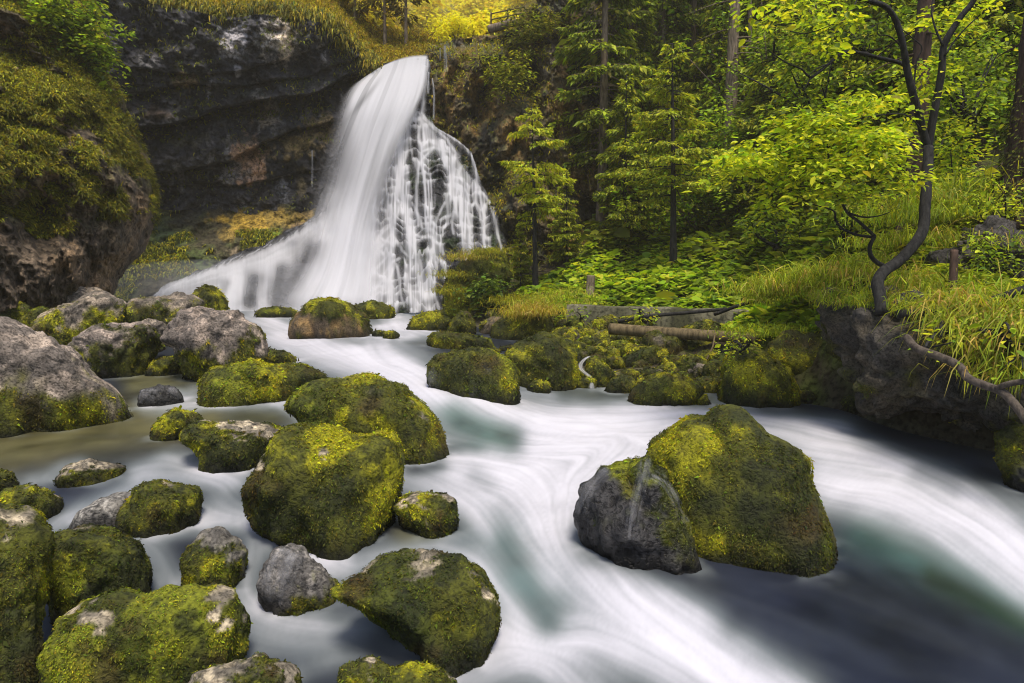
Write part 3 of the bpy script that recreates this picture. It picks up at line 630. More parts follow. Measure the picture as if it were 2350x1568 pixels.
    # broken white line of splashes along the left edge of the apron
    eg = line_v(U, [(335, 680), (365, 664), (480, 612), (600, 562), (720, 497), (740, 480)]); te = V - eg
    sp = (U < 740) * np.exp(-((te - 8) / 7) ** 2) * sstep(.0, .5, fbm(np.stack([U / 9 + te / 6, te / 4, 0 * U], -1), 3, 96)) * .38
    foam = 1 - (1 - foam) * (1 - sp)
    wn = fbm(np.stack([U, V, 0 * U], -1) / 30, 4, 97)
    keep = inpoly(U + wn * 4, V + wn * 4, CPOLY)
    P = at(U, V, Y + dY)
    ns = U.shape[1]; i = np.arange(U.shape[0] - 1)[:, None] * ns; j = np.arange(ns - 1)[None]
    F = np.stack([i + j, i + ns + j, i + ns + j + 1, i + j + 1], -1).reshape(-1, 4); F = F[keep.ravel()[F].all(1)]
    used = np.zeros(U.size, bool); used[F] = True; idx = np.cumsum(used) - 1
    n = fbm(P * 1.3, 4, 98); k = sstep(-.05, .55, n)[..., None] * sstep(800, 900, U)[..., None]
    col = np.array([.018, .019, .023]) * (1 - k) + np.array([.018, .032, .010]) * k
    rock = mesh('cascade_rock', P.reshape(-1, 3)[used], idx[F], M_WET, None, col.reshape(-1, 3)[used]); tag(rock, kind='structure')
    dS = blur(dY, 6, 5); P2 = at(U, V, Y + dS - .30 - .10 * blur(foam, 3, 2))
    L0 = np.array(root.location)
    film = mesh('cascade', P2.reshape(-1, 3)[used] - L0, idx[F], M_FALL, root, None, True, {'foam': np.clip(foam, 0, .97).ravel()[used]})
    # main veil: a free-falling sheet with soft edges
    na, nb = 260, 200
    cv = np.array([125, 150, 200, 300, 400, 500, 600, 660, 712.]); lf = np.array([842, 820, 786, 748, 714, 682, 648, 605, 540.]); rg = np.array([985, 984, 980, 944, 918, 893, 884, 886, 890.]); yy = np.array([36.9, 36.3, 35.5, 34.5, 33.7, 32.9, 31.9, 31.0, 30.1])
    a = np.linspace(0, 1, na); vv = 122 + 592 * a; b = np.linspace(0, 1, nb)
    A, B = np.meshgrid(a, b, indexing='ij'); VV = 122 + 592 * A
    def cub(x): return np.interp(VV, cv, x)
    def smooth(x):
        k = np.ones(31) / 31; q = np.interp(vv, cv, x); return np.convolve(np.pad(q, 15, mode='edge'), k, 'valid')
    l_, r_, y_ = smooth(lf), smooth(rg), smooth(yy)
    UU = l_[:, None] + (r_ - l_)[:, None] * B
    arch = 34 * np.exp(-A / .12)          # the lip is lower on its left
    VVa = VV + arch * (1 - B) ** 1.9 * 1.5 + 5 * np.exp(-A / .04) * (2 * B - 1.1) ** 2
    YY = y_[:, None] - .55 - 1.0 * (1 - (2 * B - 1) ** 2) * sstep(0, .25, A) * .9
    n1 = .55 * fbm(np.stack([B * 20, A * 1.6, 0 * A], -1), 3, 101); n2 = fbm(np.stack([B * 8 + A, A * 1.4, 0 * A + 3], -1), 3, 102)
    lw = .12 + .50 * sstep(.06, .5, A); rw = .06 + .30 * sstep(.12, .5, A)
    al = sstep(0, 1, B / lw + .03 * n1) * sstep(0, 1, (1 - B) / rw + .06 * n1)
    al = al * (.98 - .50 * (1 - B) ** 1.6 * sstep(.10, .45, A) * (1 - .6 * sstep(.8, 1, A)) - .22 * B ** 4 * sstep(.2, .5, A) + .17 * n1 * sstep(.03, .2, A) + .07 * n2 - .08 * sstep(.3, .6, A) * (1 - sstep(.75, .95, A)))
    al = al * (1 - .45 * np.exp(-(((UU - 840) - (VV - 215) * -.75) / 9) ** 2) * np.exp(-((VV - 225) / 45) ** 2))
    nb_ = fbm(np.stack([B * 15 + .3 * A, A * 1.1, 0 * A + 11], -1), 3, 103); al = al * (1 - .30 * sstep(.12, .6, nb_) * (.35 + .65 * sstep(.75, .2, B)))
    al = np.clip(al, 0, .98) * (1 - .5 * sstep(.93, 1, A)) * sstep(0, .012, A)
    YY = YY + .03 * n1 + .08 * n2
    PV = at(UU, VVa, YY)
    i = np.arange(na - 1)[:, None] * nb; j = np.arange(nb - 1)[None]
    F = np.stack([i + j, i + nb + j, i + nb + j + 1, i + j + 1], -1).reshape(-1, 4)
    mesh('veil', PV.reshape(-1, 3) - L0, F, M_FALL, root, None, True, {'foam': al})
    # thin strings of water off the brown cliff on the right
    def string(pts, Y, w, s, name='rivulet', par=root, off=L0):
        q = smooth_line(pts, 8); m = len(q); nb_ = 9; t = np.linspace(0, 1, m)[:, None]; b_ = np.linspace(-1, 1, nb_)[None]
        Un = q[:, :1] + b_ * w * (.7 + .6 * t); Vn = q[:, 1:] + 0 * b_
        Pn = at(Un, Vn, np.interp(t + 0 * b_, np.linspace(0, 1, len(Y)), Y) - .06 * (1 - b_ ** 2))
        al_ = s * (1 - b_ ** 2) * (1 - .5 * t) * np.clip(.8 + .7 * fbm(np.stack([b_ * 3 + 0 * t, t * 4 + 0 * b_, 0 * t * b_ + pts[0][0]], -1), 2, 7), .1, 1)
        i = np.arange(m - 1)[:, None] * nb_; j = np.arange(nb_ - 1)[None]
        F = np.stack([i + j, i + nb_ + j, i + nb_ + j + 1, i + j + 1], -1).reshape(-1, 4)
        return mesh(name, Pn.reshape(-1, 3) - off, F, M_FALL, par, None, True, {'foam': al_})
    string([(1021, 105), (1022, 130), (1023, 165)], [33.9, 34.2], 4.5, .8); string([(1010, 110), (1010, 140)], [33.9, 34.2], 2, .6); string([(992, 180), (996, 220), (995, 275)], [34.6, 34.4], 3, .7); string([(984, 165), (982, 215)], [34.7, 34.4], 3, .7)
    string([(716, 345), (717, 380), (716, 430)], [33.6, 33.8], 2.5, .55)
    return string
STRING = build_fall()
# ================================================================== BOULDERS
import bmesh
_ICO = {}
def ico(sub):
    if sub not in _ICO:
        bm = bmesh.new(); bmesh.ops.create_icosphere(bm, subdivisions=sub, radius=1)
        V = np.array([v.co[:] for v in bm.verts]); F = np.array([[v.index for v in f.verts] for f in bm.faces]); bm.free()
        _ICO[sub] = (unit(V), F)
    return _ICO[sub]
MB = np.array([.35, .335, .010]); MM = np.array([.095, .10, .010]); MD = np.array([.020, .027, .008]); MBR = np.array([.07, .050, .014])
CONTACT = []
def boulder(label, outline, moss=.95, grad=.1, Y=None, deep=.75, rock=(.36, .30, .21), bright=.5, brown=.3, rough=1.0, seed=0, name='mossy_boulder', group=None, mat=None, sub=None, tuft=1.0, sink=.22, ridge=.5, topbare=0.0, mbias=(0, 0), cat='boulder', hard=2.3, back=.6, blocky=.6):
    o = np.array(outline, float); uc, vc = (o.min(0) + o.max(0)) / 2; vb = o[:, 1].max()
    r = np.random.default_rng(seed + 100)
    if Y is None: Yb = hit(np.clip(uc, -200, 2600), vb)
    else: Yb = Y
    wpx = np.ptp(o[:, 0]); hpx = np.ptp(o[:, 1]); 
    dep = deep * .5 * (wpx * .55 + hpx * .45) / FPX * Yb            # half depth in metres
    Yc = Yb + dep * back
    d = ray(uc, vc); Pc = CAM + d * (Yc / d[1]); dist = np.linalg.norm(Pc - CAM)
    f = d / np.linalg.norm(d); rr = unit(np.cross(f, np.array([0, 0, 1.]))); uu = np.cross(rr, f)
    low = o[:, 1] > vc
    o2 = o.copy(); o2[low, 1] = vc + (o2[low, 1] - vc) * (1 + sink)
    D = ray(o2[:, 0], o2[:, 1]); t = (dist) / (D @ f); Q = CAM + D * t[:, None] - Pc
    X, Zz = Q @ rr, Q @ uu
    # radius as a function of the angle (outline is star-shaped about its centre)
    th = np.linspace(-np.pi, np.pi, 361); R = np.zeros(361); n = len(X)
    for i in range(n):
        j = (i + 1) % n; ex, ez = X[j] - X[i], Zz[j] - Zz[i]
        den = np.cos(th) * ez - np.sin(th) * ex; den = np.where(np.abs(den) < 1e-9, 1e-9, den)
        tt = (X[i] * ez - Zz[i] * ex) / den; s = (X[i] * np.sin(th) - Zz[i] * np.cos(th)) / den
        R = np.maximum(R, np.where((tt > 0) & (s >= -.01) & (s <= 1.01), tt, 0))
    R[R <= 0] = np.median(R[R > 0]); k = np.hanning(11); k /= k.sum(); R = np.convolve(np.pad(R[:-1], 10, mode='wrap'), k, 'same')[10:-10]; R = np.append(R, R[0])
    pxr = math.sqrt(wpx * hpx) * .436
    if sub is None: sub = 6 if pxr > 70 else 5 if pxr > 22 else 4
    E, F = ico(sub)
    c = np.hypot(E[:, 0], E[:, 2]); ang = np.arctan2(E[:, 2], E[:, 0])
    sc = 1 / (c ** hard + np.abs(E[:, 1]) ** hard) ** (1 / hard)
    Rr = np.interp(ang, th, R)
    Rm = R.mean(); Rr = Rr * sstep(0, .55, c) + Rm * (1 - sstep(0, .55, c))
    size = math.sqrt(wpx * hpx) / FPX * Yb
    off = r.uniform(-50, 50, 3)
    L = np.stack([E[:, 0] * sc * Rr, E[:, 1] * sc * dep, E[:, 2] * sc * Rr], 1)
    W = L[:, :1] * rr + L[:, 1:2] * f + L[:, 2:] * uu
    nd = unit(W)
    fac = facets(W / max(size, 1e-3) * 3.2 + off, 5, .022, seed + 3) * size * blocky if blocky else 0
    q = W / size + off
    inner = .45 + .55 * (1 - c) 
    disp = size * rough * (.10 * fbm(q * 2.2, 3, seed) * inner - .055 * ridge * ridged(q * 3.1, 4, seed + 1) + .028 * fbm(q * 9, 3, seed + 2)) - size * .004
    W = W + nd * (disp + fac)[:, None]
    drop_ = sstep(.05, -.7, (W @ uu) / (np.abs(W @ uu).max() + 1e-9)); W[:, 2] -= size * .22 * drop_ * (0 if name == 'limestone_block' else 1)
    # normals
    a = W[F[:, 1]] - W[F[:, 0]]; b = W[F[:, 2]] - W[F[:, 0]]; fn = np.cross(a, b); vn = np.zeros_like(W)
    for m_ in range(3): np.add.at(vn, F[:, m_], fn)
    vn = unit(vn)
    zr = W[:, 2] / (np.abs(W[:, 2]).max() + 1e-9); xr = (W @ rr) / (np.abs(W @ rr).max() + 1e-9)
    q2 = W / max(size, .6) + off
    pn = fbm(q2 * 3.0, 4, seed + 5) + .45 * fbm(q2 * 13, 3, seed + 6)
    mk = sstep(-.22, .22, pn * .55 + (moss - .5) * 2 - grad * zr - 2.6 * topbare * sstep(.25, .75, vn[:, 2]) * sstep(-.05, .4, fbm(q2 * 1.9, 4, seed + 21)) + mbias[0] * xr)
    rk = np.array(rock) * (1 + .55 * fbm(q2 * 5, 4, seed + 7) + .25 * fbm(q2 * 22, 2, seed + 8))[:, None]
    dk = np.maximum(sstep(.1, .5, fbm(q2 * 4.1, 4, seed + 9)) * .6, sstep(.25, .5, ridged(q2 * 6.3, 3, seed + 19)) * .7)[:, None]; rk = rk * (1 - dk) + np.array([.05, .047, .046]) * dk
    mcol = lambda p, s_: None
    def moss_col(qq):
        n1 = fbm(qq * 2.6, 4, seed + 11); n2 = fbm(qq * 11, 3, seed + 12)
        kb = sstep(.05, .5, n1 + .45 * n2 + (bright - .5) * 1.0)[:, None]; kd = sstep(.05, .55, -n1 + .6 * n2)[:, None]; kr = sstep(.1, .7, fbm(qq * 3.4, 3, seed + 13) + (brown - .5))[:, None]
        kg = sstep(.1, .55, fbm(qq * 1.5 + 4, 3, seed + 14))[:, None] * .55; cc = MM * (1 - kb) + MB * kb; cc = cc * (1 - kg) + np.array([.075, .105, .012]) * (.6 + kb) * kg; cc = cc * (1 - .75 * kd) + MD * .75 * kd; return cc * (1 - .8 * kr) + MBR * .8 * kr
    mc = moss_col(q2)
    colr = rk * (1 - mk[:, None]) + mc * .62 * mk[:, None]
    hw = (W[:, 2] + Pc[2]) - water_z(W[:, 0] + Pc[0], W[:, 1] + Pc[1]) + .05 * fbm(q2 * 7, 2, seed + 30)
    ck = np.abs(hw) < max(.04, size * .04)
    if ck.sum() > 5 and Pc[1] < 33: cp = (W[ck] + Pc)[:, :2]; CONTACT.append((float(Pc[0]), float(Pc[1]), cp[:: max(1, len(cp) // 160)]))
    wet = sstep(.24, .03, hw) * (Pc[1] < 32)
    colr = colr * (1 - .74 * wet)[:, None]
    cush = 1 + 1.1 * fbm(q2 * 6.5, 3, seed + 41); W2 = W + vn * (size * .012 * mk * cush)[:, None]
    ob = mesh(name, W2, F, mat or M_ROCK, None, np.clip(colr, .003, 1)); ob.location = [float(x) for x in Pc]
    tag(ob, label, cat, group)
    # moss fronds
    if tuft > 0 and moss > .12:
        area = np.linalg.norm(fn, axis=1) * .5; fm = mk[F].mean(1); fz = (W[F].mean(1) + Pc)
        vis = (unit(vn[F].mean(1)) @ f) < .45
        p = area * sstep(.3, .8, fm) * vis
        if p.sum() > 0:
            fl = np.clip(Yb * .0031, .017, .08)
            n = int(np.clip(p.sum() / (fl * fl) * 1.5 * tuft, 60, 70000))
            fi = r.choice(len(F), n, p=p / p.sum()); w = r.dirichlet([1, 1, 1], n)
            P = (W[F[fi]] * w[..., None]).sum(1); Nn = unit((vn[F[fi]] * w[..., None]).sum(1)); qq = (q2[F[fi]] * w[..., None]).sum(1); wt = (wet[F[fi]] * w).sum(1)
            T = unit(r.normal(0, 1, (n, 3)) + np.array([0, 0, -.9])); T = unit(T - Nn * (T * Nn).sum(1, keepdims=True))
            Dd = unit(T + Nn * r.uniform(.15, .95, (n, 1))); S = unit(np.cross(Dd, Nn + r.normal(0, .3, (n, 3))))
            C = moss_col(qq) * r.lognormal(-.03, .32, (n, 1)) * (1 - .72 * wt)[:, None] * (1 + .12 * r.normal(0, 1, (n, 3)))
            ll = fl * r.lognormal(0, .35, n)
            V, Fk, Ck = kites(P - Nn * fl * .15 + Nn * (size * .012), Dd, S, ll, ll * r.uniform(.3, .5, n), np.clip(C, .004, .6), .12)
            tag(mesh('moss', V, Fk, M_MOSS, ob, Ck, False), kind='stuff')

    ROCKS[label] = (ob, W2 + Pc, F)
    return ob
ROCKS = {}
G, GP, GB = (.29, .235, .18), (.34, .27, .22), (.15, .12, .09)
# --- left bank, far to near
boulder('low dark-sided grey slab at the far left, behind every other bank rock', [(-60, 650), (40, 638), (105, 648), (135, 668), (138, 695), (90, 708), (-60, 706)], .35, .7, 20, rock=G, seed=1, deep=.9, tuft=.6, name='grey_boulder', blocky=.8)
boulder('pale flat-topped rock between the bluff foot and the two-toned ridge boulder', [(125, 668), (175, 655), (230, 662), (262, 680), (250, 705), (180, 712), (128, 706)], .2, .5, 20.5, rock=G, seed=2, tuft=.5, name='grey_boulder', blocky=.8)
boulder('flat moss-topped rock cut by the left edge of the photo, below the dark slab', [(-60, 700), (30, 692), (70, 703), (78, 722), (40, 742), (-60, 745)], .8, .1, 17.5, rock=G, seed=3, tuft=.7)
boulder('small half-hidden olive rock wedged against the peaked grey boulder', [(38, 738), (60, 715), (100, 703), (122, 715), (110, 742), (60, 752)], .7, .2, 17.2, rock=G, seed=4, tuft=.7)
boulder('grey boulder peaking at its right, with mossy lower flank, behind the huge bare rock', [(50, 745), (95, 718), (160, 690), (215, 665), (245, 664), (280, 690), (288, 730), (250, 760), (170, 776), (90, 770)], .48, 1.1, 16.5, rock=G, seed=5, deep=.7, name='grey_boulder', blocky=.8)
boulder('long cracked grey ridge of rock in front of the spray, mossy underside', [(276, 705), (300, 685), (350, 680), (395, 672), (455, 672), (482, 690), (470, 715), (400, 742), (320, 748), (284, 735)], .5, .9, 19.2, rock=G, seed=6, name='grey_boulder', blocky=.8, ridge=.9)
boulder('yellow-mossed pointed rock standing against the white water, behind the grey ridge', [(432, 676), (452, 660), (470, 653), (495, 662), (518, 685), (526, 712), (500, 722), (450, 715)], .85, .2, 21.5, rock=G, seed=7, bright=.6)
boulder('small bare grey rock tucked between two big left bank boulders', [(306, 745), (340, 732), (372, 738), (392, 755), (380, 782), (330, 785)], .2, .3, 17, rock=G, seed=8, tuft=.4, name='grey_boulder', blocky=.8)
boulder('blocky two-toned boulder, grey on top and mossy at the side, beside the round pink-grey one', [(142, 795), (165, 770), (215, 748), (290, 740), (340, 742), (354, 770), (350, 805), (325, 835), (290, 858), (230, 866), (185, 845), (155, 820)], .52, .8, 14.8, rock=GP, seed=9, mbias=(.35, 0), deep=.8, name='grey_boulder', blocky=.8)
boulder('round pinkish grey boulder with a mossy foot, largest rock by the upper pool', [(362, 780), (385, 750), (420, 715), (455, 703), (490, 701), (545, 722), (590, 757), (605, 795), (598, 825), (545, 838), (440, 840), (408, 818), (395, 795)], .36, 1.0, 14.6, rock=GP, seed=10, mbias=(.25, 0), deep=.9, name='grey_boulder', blocky=.8)
boulder('small mossy hump in the calm pool under the round pinkish boulder', [(328, 852), (345, 830), (385, 818), (420, 825), (438, 845), (410, 858), (345, 862)], .95, .1, None, seed=11, bright=.6)
boulder('huge bare grey boulder with a mossy skirt at the left edge of the photo', [(-120, 730), (-20, 725), (40, 735), (105, 762), (155, 805), (200, 855), (260, 875), (300, 905), (314, 935), (270, 955), (180, 970), (80, 980), (-120, 990)], .40, 1.0, None, rock=(.36, .29, .235), seed=12, deep=.75, bright=.65, name='grey_boulder', blocky=.8, ridge=.25, rough=.7)
boulder('low mossy wedge at the edge of the white rapid, right of the round pinkish boulder', [(575, 830), (598, 808), (625, 800), (665, 812), (692, 828), (650, 838)], .95, .1, None, seed=13, bright=.6)
boulder('long low moss-covered boulder like a loaf, in mid-stream left of the rapid', [(448, 900), (455, 878), (480, 855), (530, 838), (580, 828), (640, 838), (700, 843), (738, 855), (752, 870), (730, 890), (640, 908), (540, 922), (462, 924)], .95, .05, None, seed=14, bright=.6, rough=.7)
boulder('dark wet stone with water sheeting over it, beside the huge bare boulder', [(312, 920), (322, 895), (365, 882), (410, 892), (428, 915), (385, 928), (330, 930)], .25, .2, None, rock=(.05, .05, .05), seed=15, name='wet_stone', mat=M_WET, tuft=.3, cat='stone')
boulder('broad moss-backed boulder splitting the stream, upper of the central pair', [(652, 935), (668, 912), (700, 888), (750, 873), (800, 866), (860, 866), (930, 886), (980, 920), (1010, 965), (1046, 1024), (1000, 1048), (930, 1058), (860, 1030), (770, 1000), (700, 975)], .9, .05, None, seed=16, bright=.45, brown=.35, deep=.8, topbare=.5, rough=.8)
boulder('small steep mossy hump beside the calm brown pool', [(328, 1003), (348, 978), (372, 953), (402, 937), (440, 945), (472, 968), (430, 995), (380, 1008)], .95, .05, None, seed=17, bright=.65)
boulder('wide bright moss boulder with a pale bald crown, left of the biggest central boulder', [(398, 1000), (430, 980), (465, 968), (540, 963), (615, 973), (668, 997), (640, 1028), (570, 1053), (500, 1074), (466, 1068), (452, 1035)], .92, .05, None, seed=18, bright=.7, topbare=.7)
boulder('biggest rounded central boulder, shaggy dark moss with a bare stone crest', [(556, 1130), (575, 1088), (615, 1040), (660, 1008), (705, 988), (752, 979), (800, 992), (840, 996), (880, 985), (915, 1002), (932, 1050), (922, 1100), (905, 1160), (875, 1205), (820, 1247), (770, 1240), (690, 1208), (610, 1190), (570, 1170)], .93, .05, None, seed=19, bright=.4, brown=.42, deep=.85, topbare=.75, rough=.75)
boulder('small mossy stone with pale flecks at the right foot of the biggest central boulder', [(902, 1165), (925, 1145), (960, 1133), (1010, 1132), (1042, 1148), (1052, 1185), (1035, 1215), (1000, 1228), (955, 1205), (920, 1198)], .85, .0, None, seed=20, bright=.45, topbare=.4)
boulder('low stone with a wet grey top in the left rapids', [(124, 1098), (150, 1072), (205, 1055), (250, 1063), (288, 1070), (270, 1095), (215, 1110), (145, 1116)], .7, .25, None, seed=21, bright=.45, topbare=.5)
boulder('dark mossy stone cut by the left edge, by the pool outlet', [(-60, 1080), (0, 1073), (28, 1085), (46, 1108), (35, 1128), (-60, 1140)], .9, .1, None, seed=22, bright=.3)
boulder('dome-shaped dark mossy stone near the left edge, above the tall near boulder', [(-20, 1150), (20, 1122), (75, 1112), (115, 1118), (146, 1152), (125, 1182), (60, 1200), (-20, 1195)], .9, .0, None, seed=23, bright=.35, topbare=.4)
boulder('pale smooth submerged-looking rock washed by white water', [(152, 1200), (180, 1172), (225, 1148), (270, 1130), (315, 1128), (320, 1170), (285, 1200), (220, 1212)], .12, .0, None, rock=(.30, .28, .25), seed=24, deep=.9, tuft=.2, name='washed_rock', cat='rock', rough=.6)
boulder('oval bright mossy boulder leaning on the pale washed rock', [(262, 1195), (285, 1155), (310, 1122), (355, 1112), (420, 1107), (452, 1120), (467, 1145), (460, 1175), (415, 1203), (330, 1226), (275, 1212)], .92, .0, None, seed=25, bright=.55, topbare=.4)
boulder('upright stone with a pale wet head and glossy black side, in the lower left rapids', [(413, 1280), (430, 1250), (460, 1225), (500, 1213), (550, 1228), (572, 1265), (550, 1318), (500, 1348), (440, 1353), (414, 1330)], .6, .3, None, rock=(.2, .18, .15), seed=26, bright=.5, mbias=(-.35, 0), topbare=.7)
boulder('peaked wet stone with water streaming down its left face', [(585, 1330), (600, 1290), (630, 1258), (665, 1245), (700, 1262), (745, 1305), (787, 1328), (780, 1358), (740, 1375), (690, 1392), (640, 1388), (600, 1362)], .42, .6, None, rock=(.17, .155, .14), seed=27, bright=.5, mbias=(.45, 0), mat=None)
boulder('steep dark boulder with a lit shoulder behind the nearest left boulder', [(106, 1320), (118, 1260), (140, 1215), (200, 1203), (262, 1213), (310, 1252), (346, 1300), (350, 1350), (300, 1390), (200, 1420), (120, 1390)], .95, .05, None, seed=28, bright=.5, topbare=.3)
boulder('tall flank of rock filling the lower left corner, pale lichen patches in the moss', [(-160, 1140), (0, 1140), (50, 1155), (95, 1200), (112, 1260), (108, 1400), (122, 1500), (130, 1640), (-160, 1700)], .78, -.1, 4.9, seed=29, bright=.45, brown=.5, deep=.6, topbare=.3)
boulder('nearest large boulder with a bare stone crown and a glowing yellow moss shoulder', [(118, 1450), (135, 1415), (165, 1390), (220, 1350), (280, 1352), (335, 1368), (390, 1346), (460, 1350), (515, 1344), (550, 1375), (572, 1430), (560, 1480), (530, 1530), (440, 1580), (300, 1640), (160, 1640), (115, 1560)], .9, -.05, None, seed=30, bright=.6, brown=.4, topbare=.8, deep=.75, rough=.8)
boulder('flat stone cut by the bottom edge, bare pale face with moss on the right', [(430, 1590), (455, 1550), (500, 1530), (560, 1512), (610, 1505), (660, 1522), (705, 1570), (700, 1640), (440, 1650)], .6, .0, 4.55, seed=31, bright=.35, mbias=(.3, 0), topbare=.6)
boulder('large shaggy teardrop boulder at the bottom centre', [(765, 1368), (800, 1335), (850, 1297), (905, 1275), (965, 1270), (1010, 1280), (1060, 1290), (1110, 1318), (1145, 1370), (1158, 1420), (1140, 1470), (1100, 1515), (1045, 1540), (1005, 1505), (965, 1455), (905, 1425), (820, 1395)], .95, .0, None, seed=32, bright=.4, brown=.42, topbare=.35, rough=.8)
boulder('ragged mossy stone cut by the bottom edge, below the teardrop boulder', [(765, 1600), (785, 1535), (815, 1505), (850, 1502), (895, 1528), (945, 1518), (1000, 1518), (1045, 1555), (1060, 1620), (780, 1650)], .85, .0, 4.55, seed=33, bright=.4, topbare=.4, ridge=1)
boulder('great green wedge-shaped boulder standing alone in the right-hand rapids', [(1484, 1040), (1490, 1012), (1530, 990), (1575, 962), (1600, 957), (1618, 966), (1640, 940), (1672, 936), (1712, 955), (1760, 998), (1830, 1035), (1860, 1062), (1870, 1120), (1905, 1180), (1932, 1230), (1945, 1290), (1975, 1340), (1880, 1335), (1760, 1305), (1650, 1280), (1560, 1255), (1500, 1190), (1488, 1110)], .97, .05, 6.95, seed=34, bright=.55, brown=.33, deep=.8, rough=.55, blocky=.08, sink=.1, tuft=1.4)
boulder('dark wet rock with a water skin in front of the great green boulder', [(1318, 1165), (1340, 1115), (1375, 1080), (1425, 1058), (1480, 1042), (1515, 1075), (1555, 1130), (1590, 1200), (1640, 1275), (1560, 1280), (1470, 1258), (1380, 1228), (1335, 1200)], .42, -.8, 6.8, rock=(.013, .013, .016), mbias=(.35, 0), seed=35, mat=M_WET, name='wet_stone', tuft=.5, deep=.9, cat='rock', ridge=1)
# --- middle: round the foot of the fall
boulder('brown-faced boulder with a mossy cap in the middle of the upper stream', [(653, 748), (668, 728), (695, 703), (730, 684), (765, 684), (800, 694), (845, 725), (868, 758), (840, 772), (760, 776), (690, 770)], .55, -.6, None, rock=(.24, .15, .06), seed=40, bright=.4)
boulder('flat mossy stone just below the foot of the white apron', [(583, 718), (600, 708), (640, 705), (680, 711), (682, 724), (640, 730), (595, 727)], .97, 0, None, seed=41, bright=.6)
boulder('lumpy mossy stone at the foot of the cascade, right of the brown-faced boulder', [(800, 712), (820, 700), (848, 690), (880, 692), (908, 708), (900, 725), (860, 733), (815, 728)], .92, 0, None, seed=42, bright=.5, ridge=1)
boulder('bright low moss rock on the brink of the upper rapid', [(930, 748), (945, 730), (980, 717), (1015, 716), (1035, 735), (1020, 755), (970, 760)], .95, 0, None, seed=43, bright=.6)
boulder('dark round moss rock beside the bright low one', [(1026, 755), (1035, 732), (1058, 713), (1078, 718), (1094, 745), (1088, 765), (1050, 768)], .9, 0, None, seed=44, bright=.25, brown=.5)
boulder('flat rough moss ledge above the big wet mossy rock', [(976, 785), (985, 765), (1020, 757), (1080, 768), (1125, 780), (1134, 798), (1080, 803), (1010, 798)], .95, 0, None, seed=45, bright=.5, ridge=1)
boulder('bare brown rock at the left of the grass-topped boulder', [(1098, 765), (1105, 742), (1125, 726), (1150, 725), (1165, 750), (1150, 782), (1110, 785)], .4, -.5, 22.6, rock=(.15, .11, .06), seed=46)
boulder('tall boulder crowned with drooping yellow grass', [(1122, 780), (1135, 750), (1160, 722), (1200, 708), (1245, 708), (1270, 730), (1280, 765), (1260, 790), (1180, 798)], .9, .0, 21.6, seed=47, bright=.55)
boulder('big dark wet-sided mossy rock with water curling past its left side', [(980, 840), (1000, 815), (1040, 803), (1085, 797), (1130, 803), (1165, 825), (1188, 855), (1190, 900), (1150, 914), (1110, 900), (1050, 905), (1010, 892), (985, 870)], .75, -.3, None, rock=(.06, .062, .055), seed=48, bright=.45, brown=.3)
boulder('steep black-fronted boulder with a yellow sloping top, right of the wet-sided rock', [(1155, 812), (1180, 795), (1205, 778), (1240, 772), (1270, 770), (1300, 788), (1318, 815), (1328, 850), (1318, 880), (1270, 892), (1195, 893), (1180, 850)], .95, -.05, None, seed=49, bright=.6, brown=.3)
boulder('rounded mossy boulder just right of the little side trickle', [(1338, 845), (1348, 822), (1370, 818), (1400, 842), (1412, 862), (1400, 880), (1370, 888), (1345, 875)], .95, 0, None, seed=50, bright=.55)
boulder('small moss knob between the trickle and the rubble', [(1340, 812), (1350, 798), (1375, 792), (1395, 805), (1394, 822), (1360, 826)], .95, 0, 18.0, seed=51, bright=.55)
boulder('lens-shaped moss stone at the water edge, right of the trickle', [(1388, 890), (1402, 870), (1425, 857), (1450, 862), (1470, 884), (1445, 905), (1400, 903)], .97, 0, None, seed=52, bright=.55)
boulder('broad mossy boulder lying half in the stream, left of the big lit moss hump', [(1437, 912), (1455, 890), (1490, 865), (1530, 853), (1570, 862), (1600, 875), (1615, 895), (1600, 915), (1560, 932), (1490, 932)], .96, 0, None, seed=53, bright=.5, brown=.3)
boulder('tiny moss stone at the waterline beside the big lit moss hump', [(1588, 920), (1600, 907), (1620, 905), (1632, 922), (1610, 932)], .97, 0, None, seed=54, bright=.65)
boulder('sloping mossy boulder in the rubble below the log', [(1415, 840), (1440, 818), (1475, 800), (1510, 793), (1512, 825), (1490, 850), (1440, 852)], .93, 0, 17.6, seed=55, bright=.45)
boulder('tan boulder with orange moss leaning over a dark hollow under the log', [(1466, 790), (1480, 765), (1510, 757), (1555, 768), (1582, 795), (1590, 825), (1560, 845), (1515, 838), (1480, 815)], .6, -.4, 18.0, rock=(.22, .17, .12), seed=56, bright=.55, brown=.55)
boulder('grey-capped stone left of the big lit moss hump', [(1567, 845), (1585, 830), (1615, 829), (1642, 842), (1643, 868), (1620, 880), (1580, 875)], .55, .7, 16.2, rock=G, seed=57, bright=.35)
boulder('flat mossy stone behind the lens-shaped one', [(1440, 862), (1465, 850), (1495, 852), (1502, 870), (1480, 880), (1448, 876)], .93, 0, 17.0, seed=58, bright=.4)
boulder('big lit moss hump at the right bank, plants growing on its crown', [(1642, 900), (1648, 840), (1668, 810), (1700, 793), (1735, 798), (1765, 822), (1805, 848), (1830, 882), (1825, 908), (1780, 926), (1700, 930), (1650, 922)], .93, -.1, None, seed=59, bright=.95, brown=.15, deep=.9)
boulder('brown mossy bank rock wedged against the dark overhang', [(1750, 820), (1765, 785), (1800, 765), (1860, 762), (1898, 780), (1910, 830), (1905, 900), (1860, 918), (1800, 900)], .7, -.1, 14.9, rock=(.13, .10, .06), seed=60, bright=.5, brown=.5)
boulder('small wet moss stone beneath the brown bank rock', [(1822, 912), (1835, 895), (1860, 897), (1880, 912), (1855, 922)], .9, 0, None, seed=61, bright=.3)
